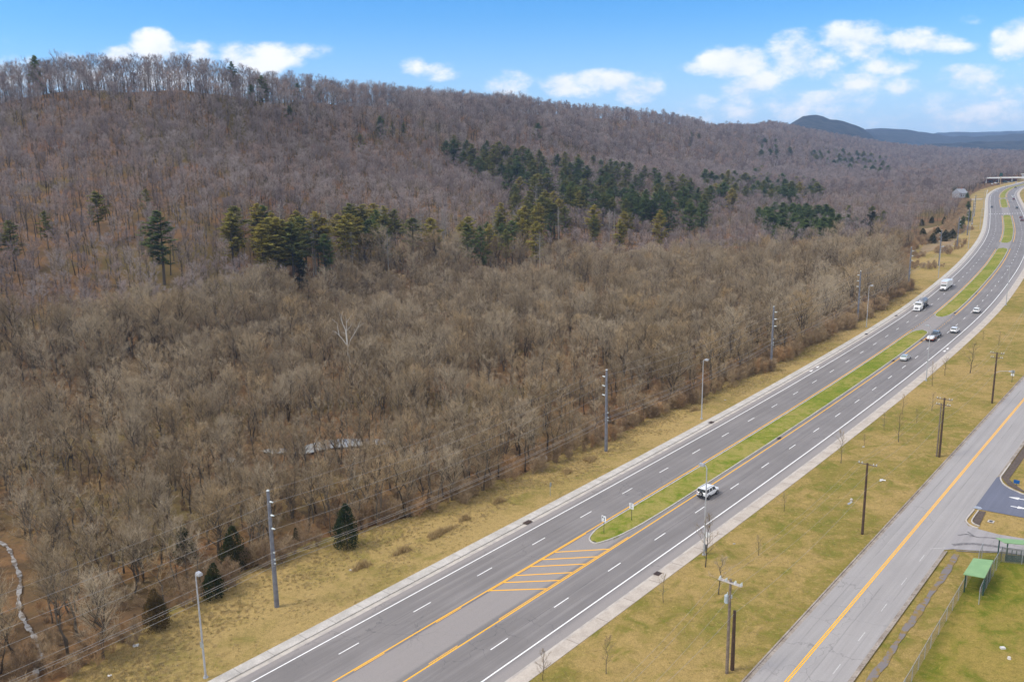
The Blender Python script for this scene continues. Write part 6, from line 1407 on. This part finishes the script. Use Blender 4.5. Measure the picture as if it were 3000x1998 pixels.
fs = empty('fuel_station', (x + 22, y + 26, g_), heading(1250) - .9, 'low brick fuel station building with long white canopy at the end of the highway', 'building')
q = MB(); q.box((0, 14, 3), (44, 14, 6)); q.build('wall', M_BRICK, fs); q = MB(); q.box((0, 8, 6.9), (62, 28, 1.4)); q.build('canopy', M_CANOPY, fs)
for xx in (-26, -9, 9, 26): q = MB(); q.box((xx, -4, 3.1), (.8, .8, 6.2)); q.build('column', M_CANOPY, fs)
for xx in (-14, -4, 6, 16): q = MB(); q.box((xx, 6.95, 2.2), (6, .1, 2.8)); q.build('window', M_GLASS, fs)
q = MB(); q.box((0, 6.9, 5.3), (44.2, .2, .9)); q.build('red_fascia', mat('red_fascia', (.50, .08, .06), coord='obj'), fs)
s2 = empty('shop_building', (x + 95, y + 60, pz(x + 95, y + 60)), heading(1250) - .6, 'white roofed shop building right of the fuel station', 'building'); q = MB(); q.box((0, 0, 3.2), (50, 18, 6.4)); q.build('wall', M_WALLG, s2); q = MB(); q.box((0, 0, 6.7), (52, 20, .8)); q.build('roof', M_CANOPY, s2)
for k in range(5): q = MB(); q.box((-18 + 9 * k, -9.05, 2.5), (5, .1, 3)); q.build('window', M_GLASS, s2)
for k, (px, py, pm, st, lb) in enumerate(((2906, 541, M_WPAINT, 'pickup', 'white pickup parked left of the fuel station'), (2916, 538, M_WPAINT, 'hatch', 'white van-like car parked before the brick wall'), (2925, 541.5, M_BLACKP, 'hatch', 'black car parked before the fuel station'), (2944, 536, M_TEAL, 'sedan', 'dark teal car at the fuel station forecourt, leftmost'),
        (2954, 535.5, M_SILVER, 'sedan', 'silver car at the fuel station forecourt'), (2963, 535, M_TEAL, 'pickup', 'dark teal pickup at the forecourt edge'), (2977, 537, M_WPAINT, 'hatch', 'long white car leaving the forecourt'))):
    X_, Y_, Z_ = gnd(px, py); car('parked_car', lb, 'car', 0, 0, pm, st, group='cars at the fuel station', pos=(X_, Y_, Z_ + .05, 1.2 + k * .5))
x, y, z = gnd(2930, 543); e = empty('price_sign', (x, y, pz(x, y)), 0, 'tall dark price sign on a pole before the brick wall', 'sign'); q = MB(); q.box((0, 0, 6), (.6, .6, 12)); q.build('post', mat('tan_post', (.5, .35, .2), coord='obj'), e); q = MB(); q.box((0, 0, 13.5), (3.6, .6, 4.5)); q.build('sign_panel', M_DGREEN, e)
x, y, z = gnd(2889, 574); e = empty('barrier_post', (x, y, pz(x, y)), 0, 'tall white leaning marker pole at the far path corner', 'pole'); q = MB(); q.tube([(0, 0, 0), (1.2, 0, 6.5)], .25, 6); q.build('post', M_SIGNW, e)


# ------------------------------------------------------------------ air between the camera and the far hills
def build_haze():
    m = bpy.data.materials.new('haze'); m.use_nodes = True; t = NT(m.node_tree); t.n.clear()
    out = t.node('ShaderNodeOutputMaterial'); v = t.node('ShaderNodeVolumePrincipled'); v.inputs['Color'].default_value = HAZE_COL
    v.inputs['Density'].default_value = HAZE_D; v.inputs['Anisotropy'].default_value = 0.0; t.l.new(v.outputs[0], out.inputs['Volume'])
    mb = MB(); mb.box((500, 4450, 130), (17000, 9250, 660)); o = mb.build('haze', m); tag(o, kind='stuff')
HAZE_D, HAZE_COL = 0.00009, (0.40, 0.62, 1.0, 1)
build_haze()
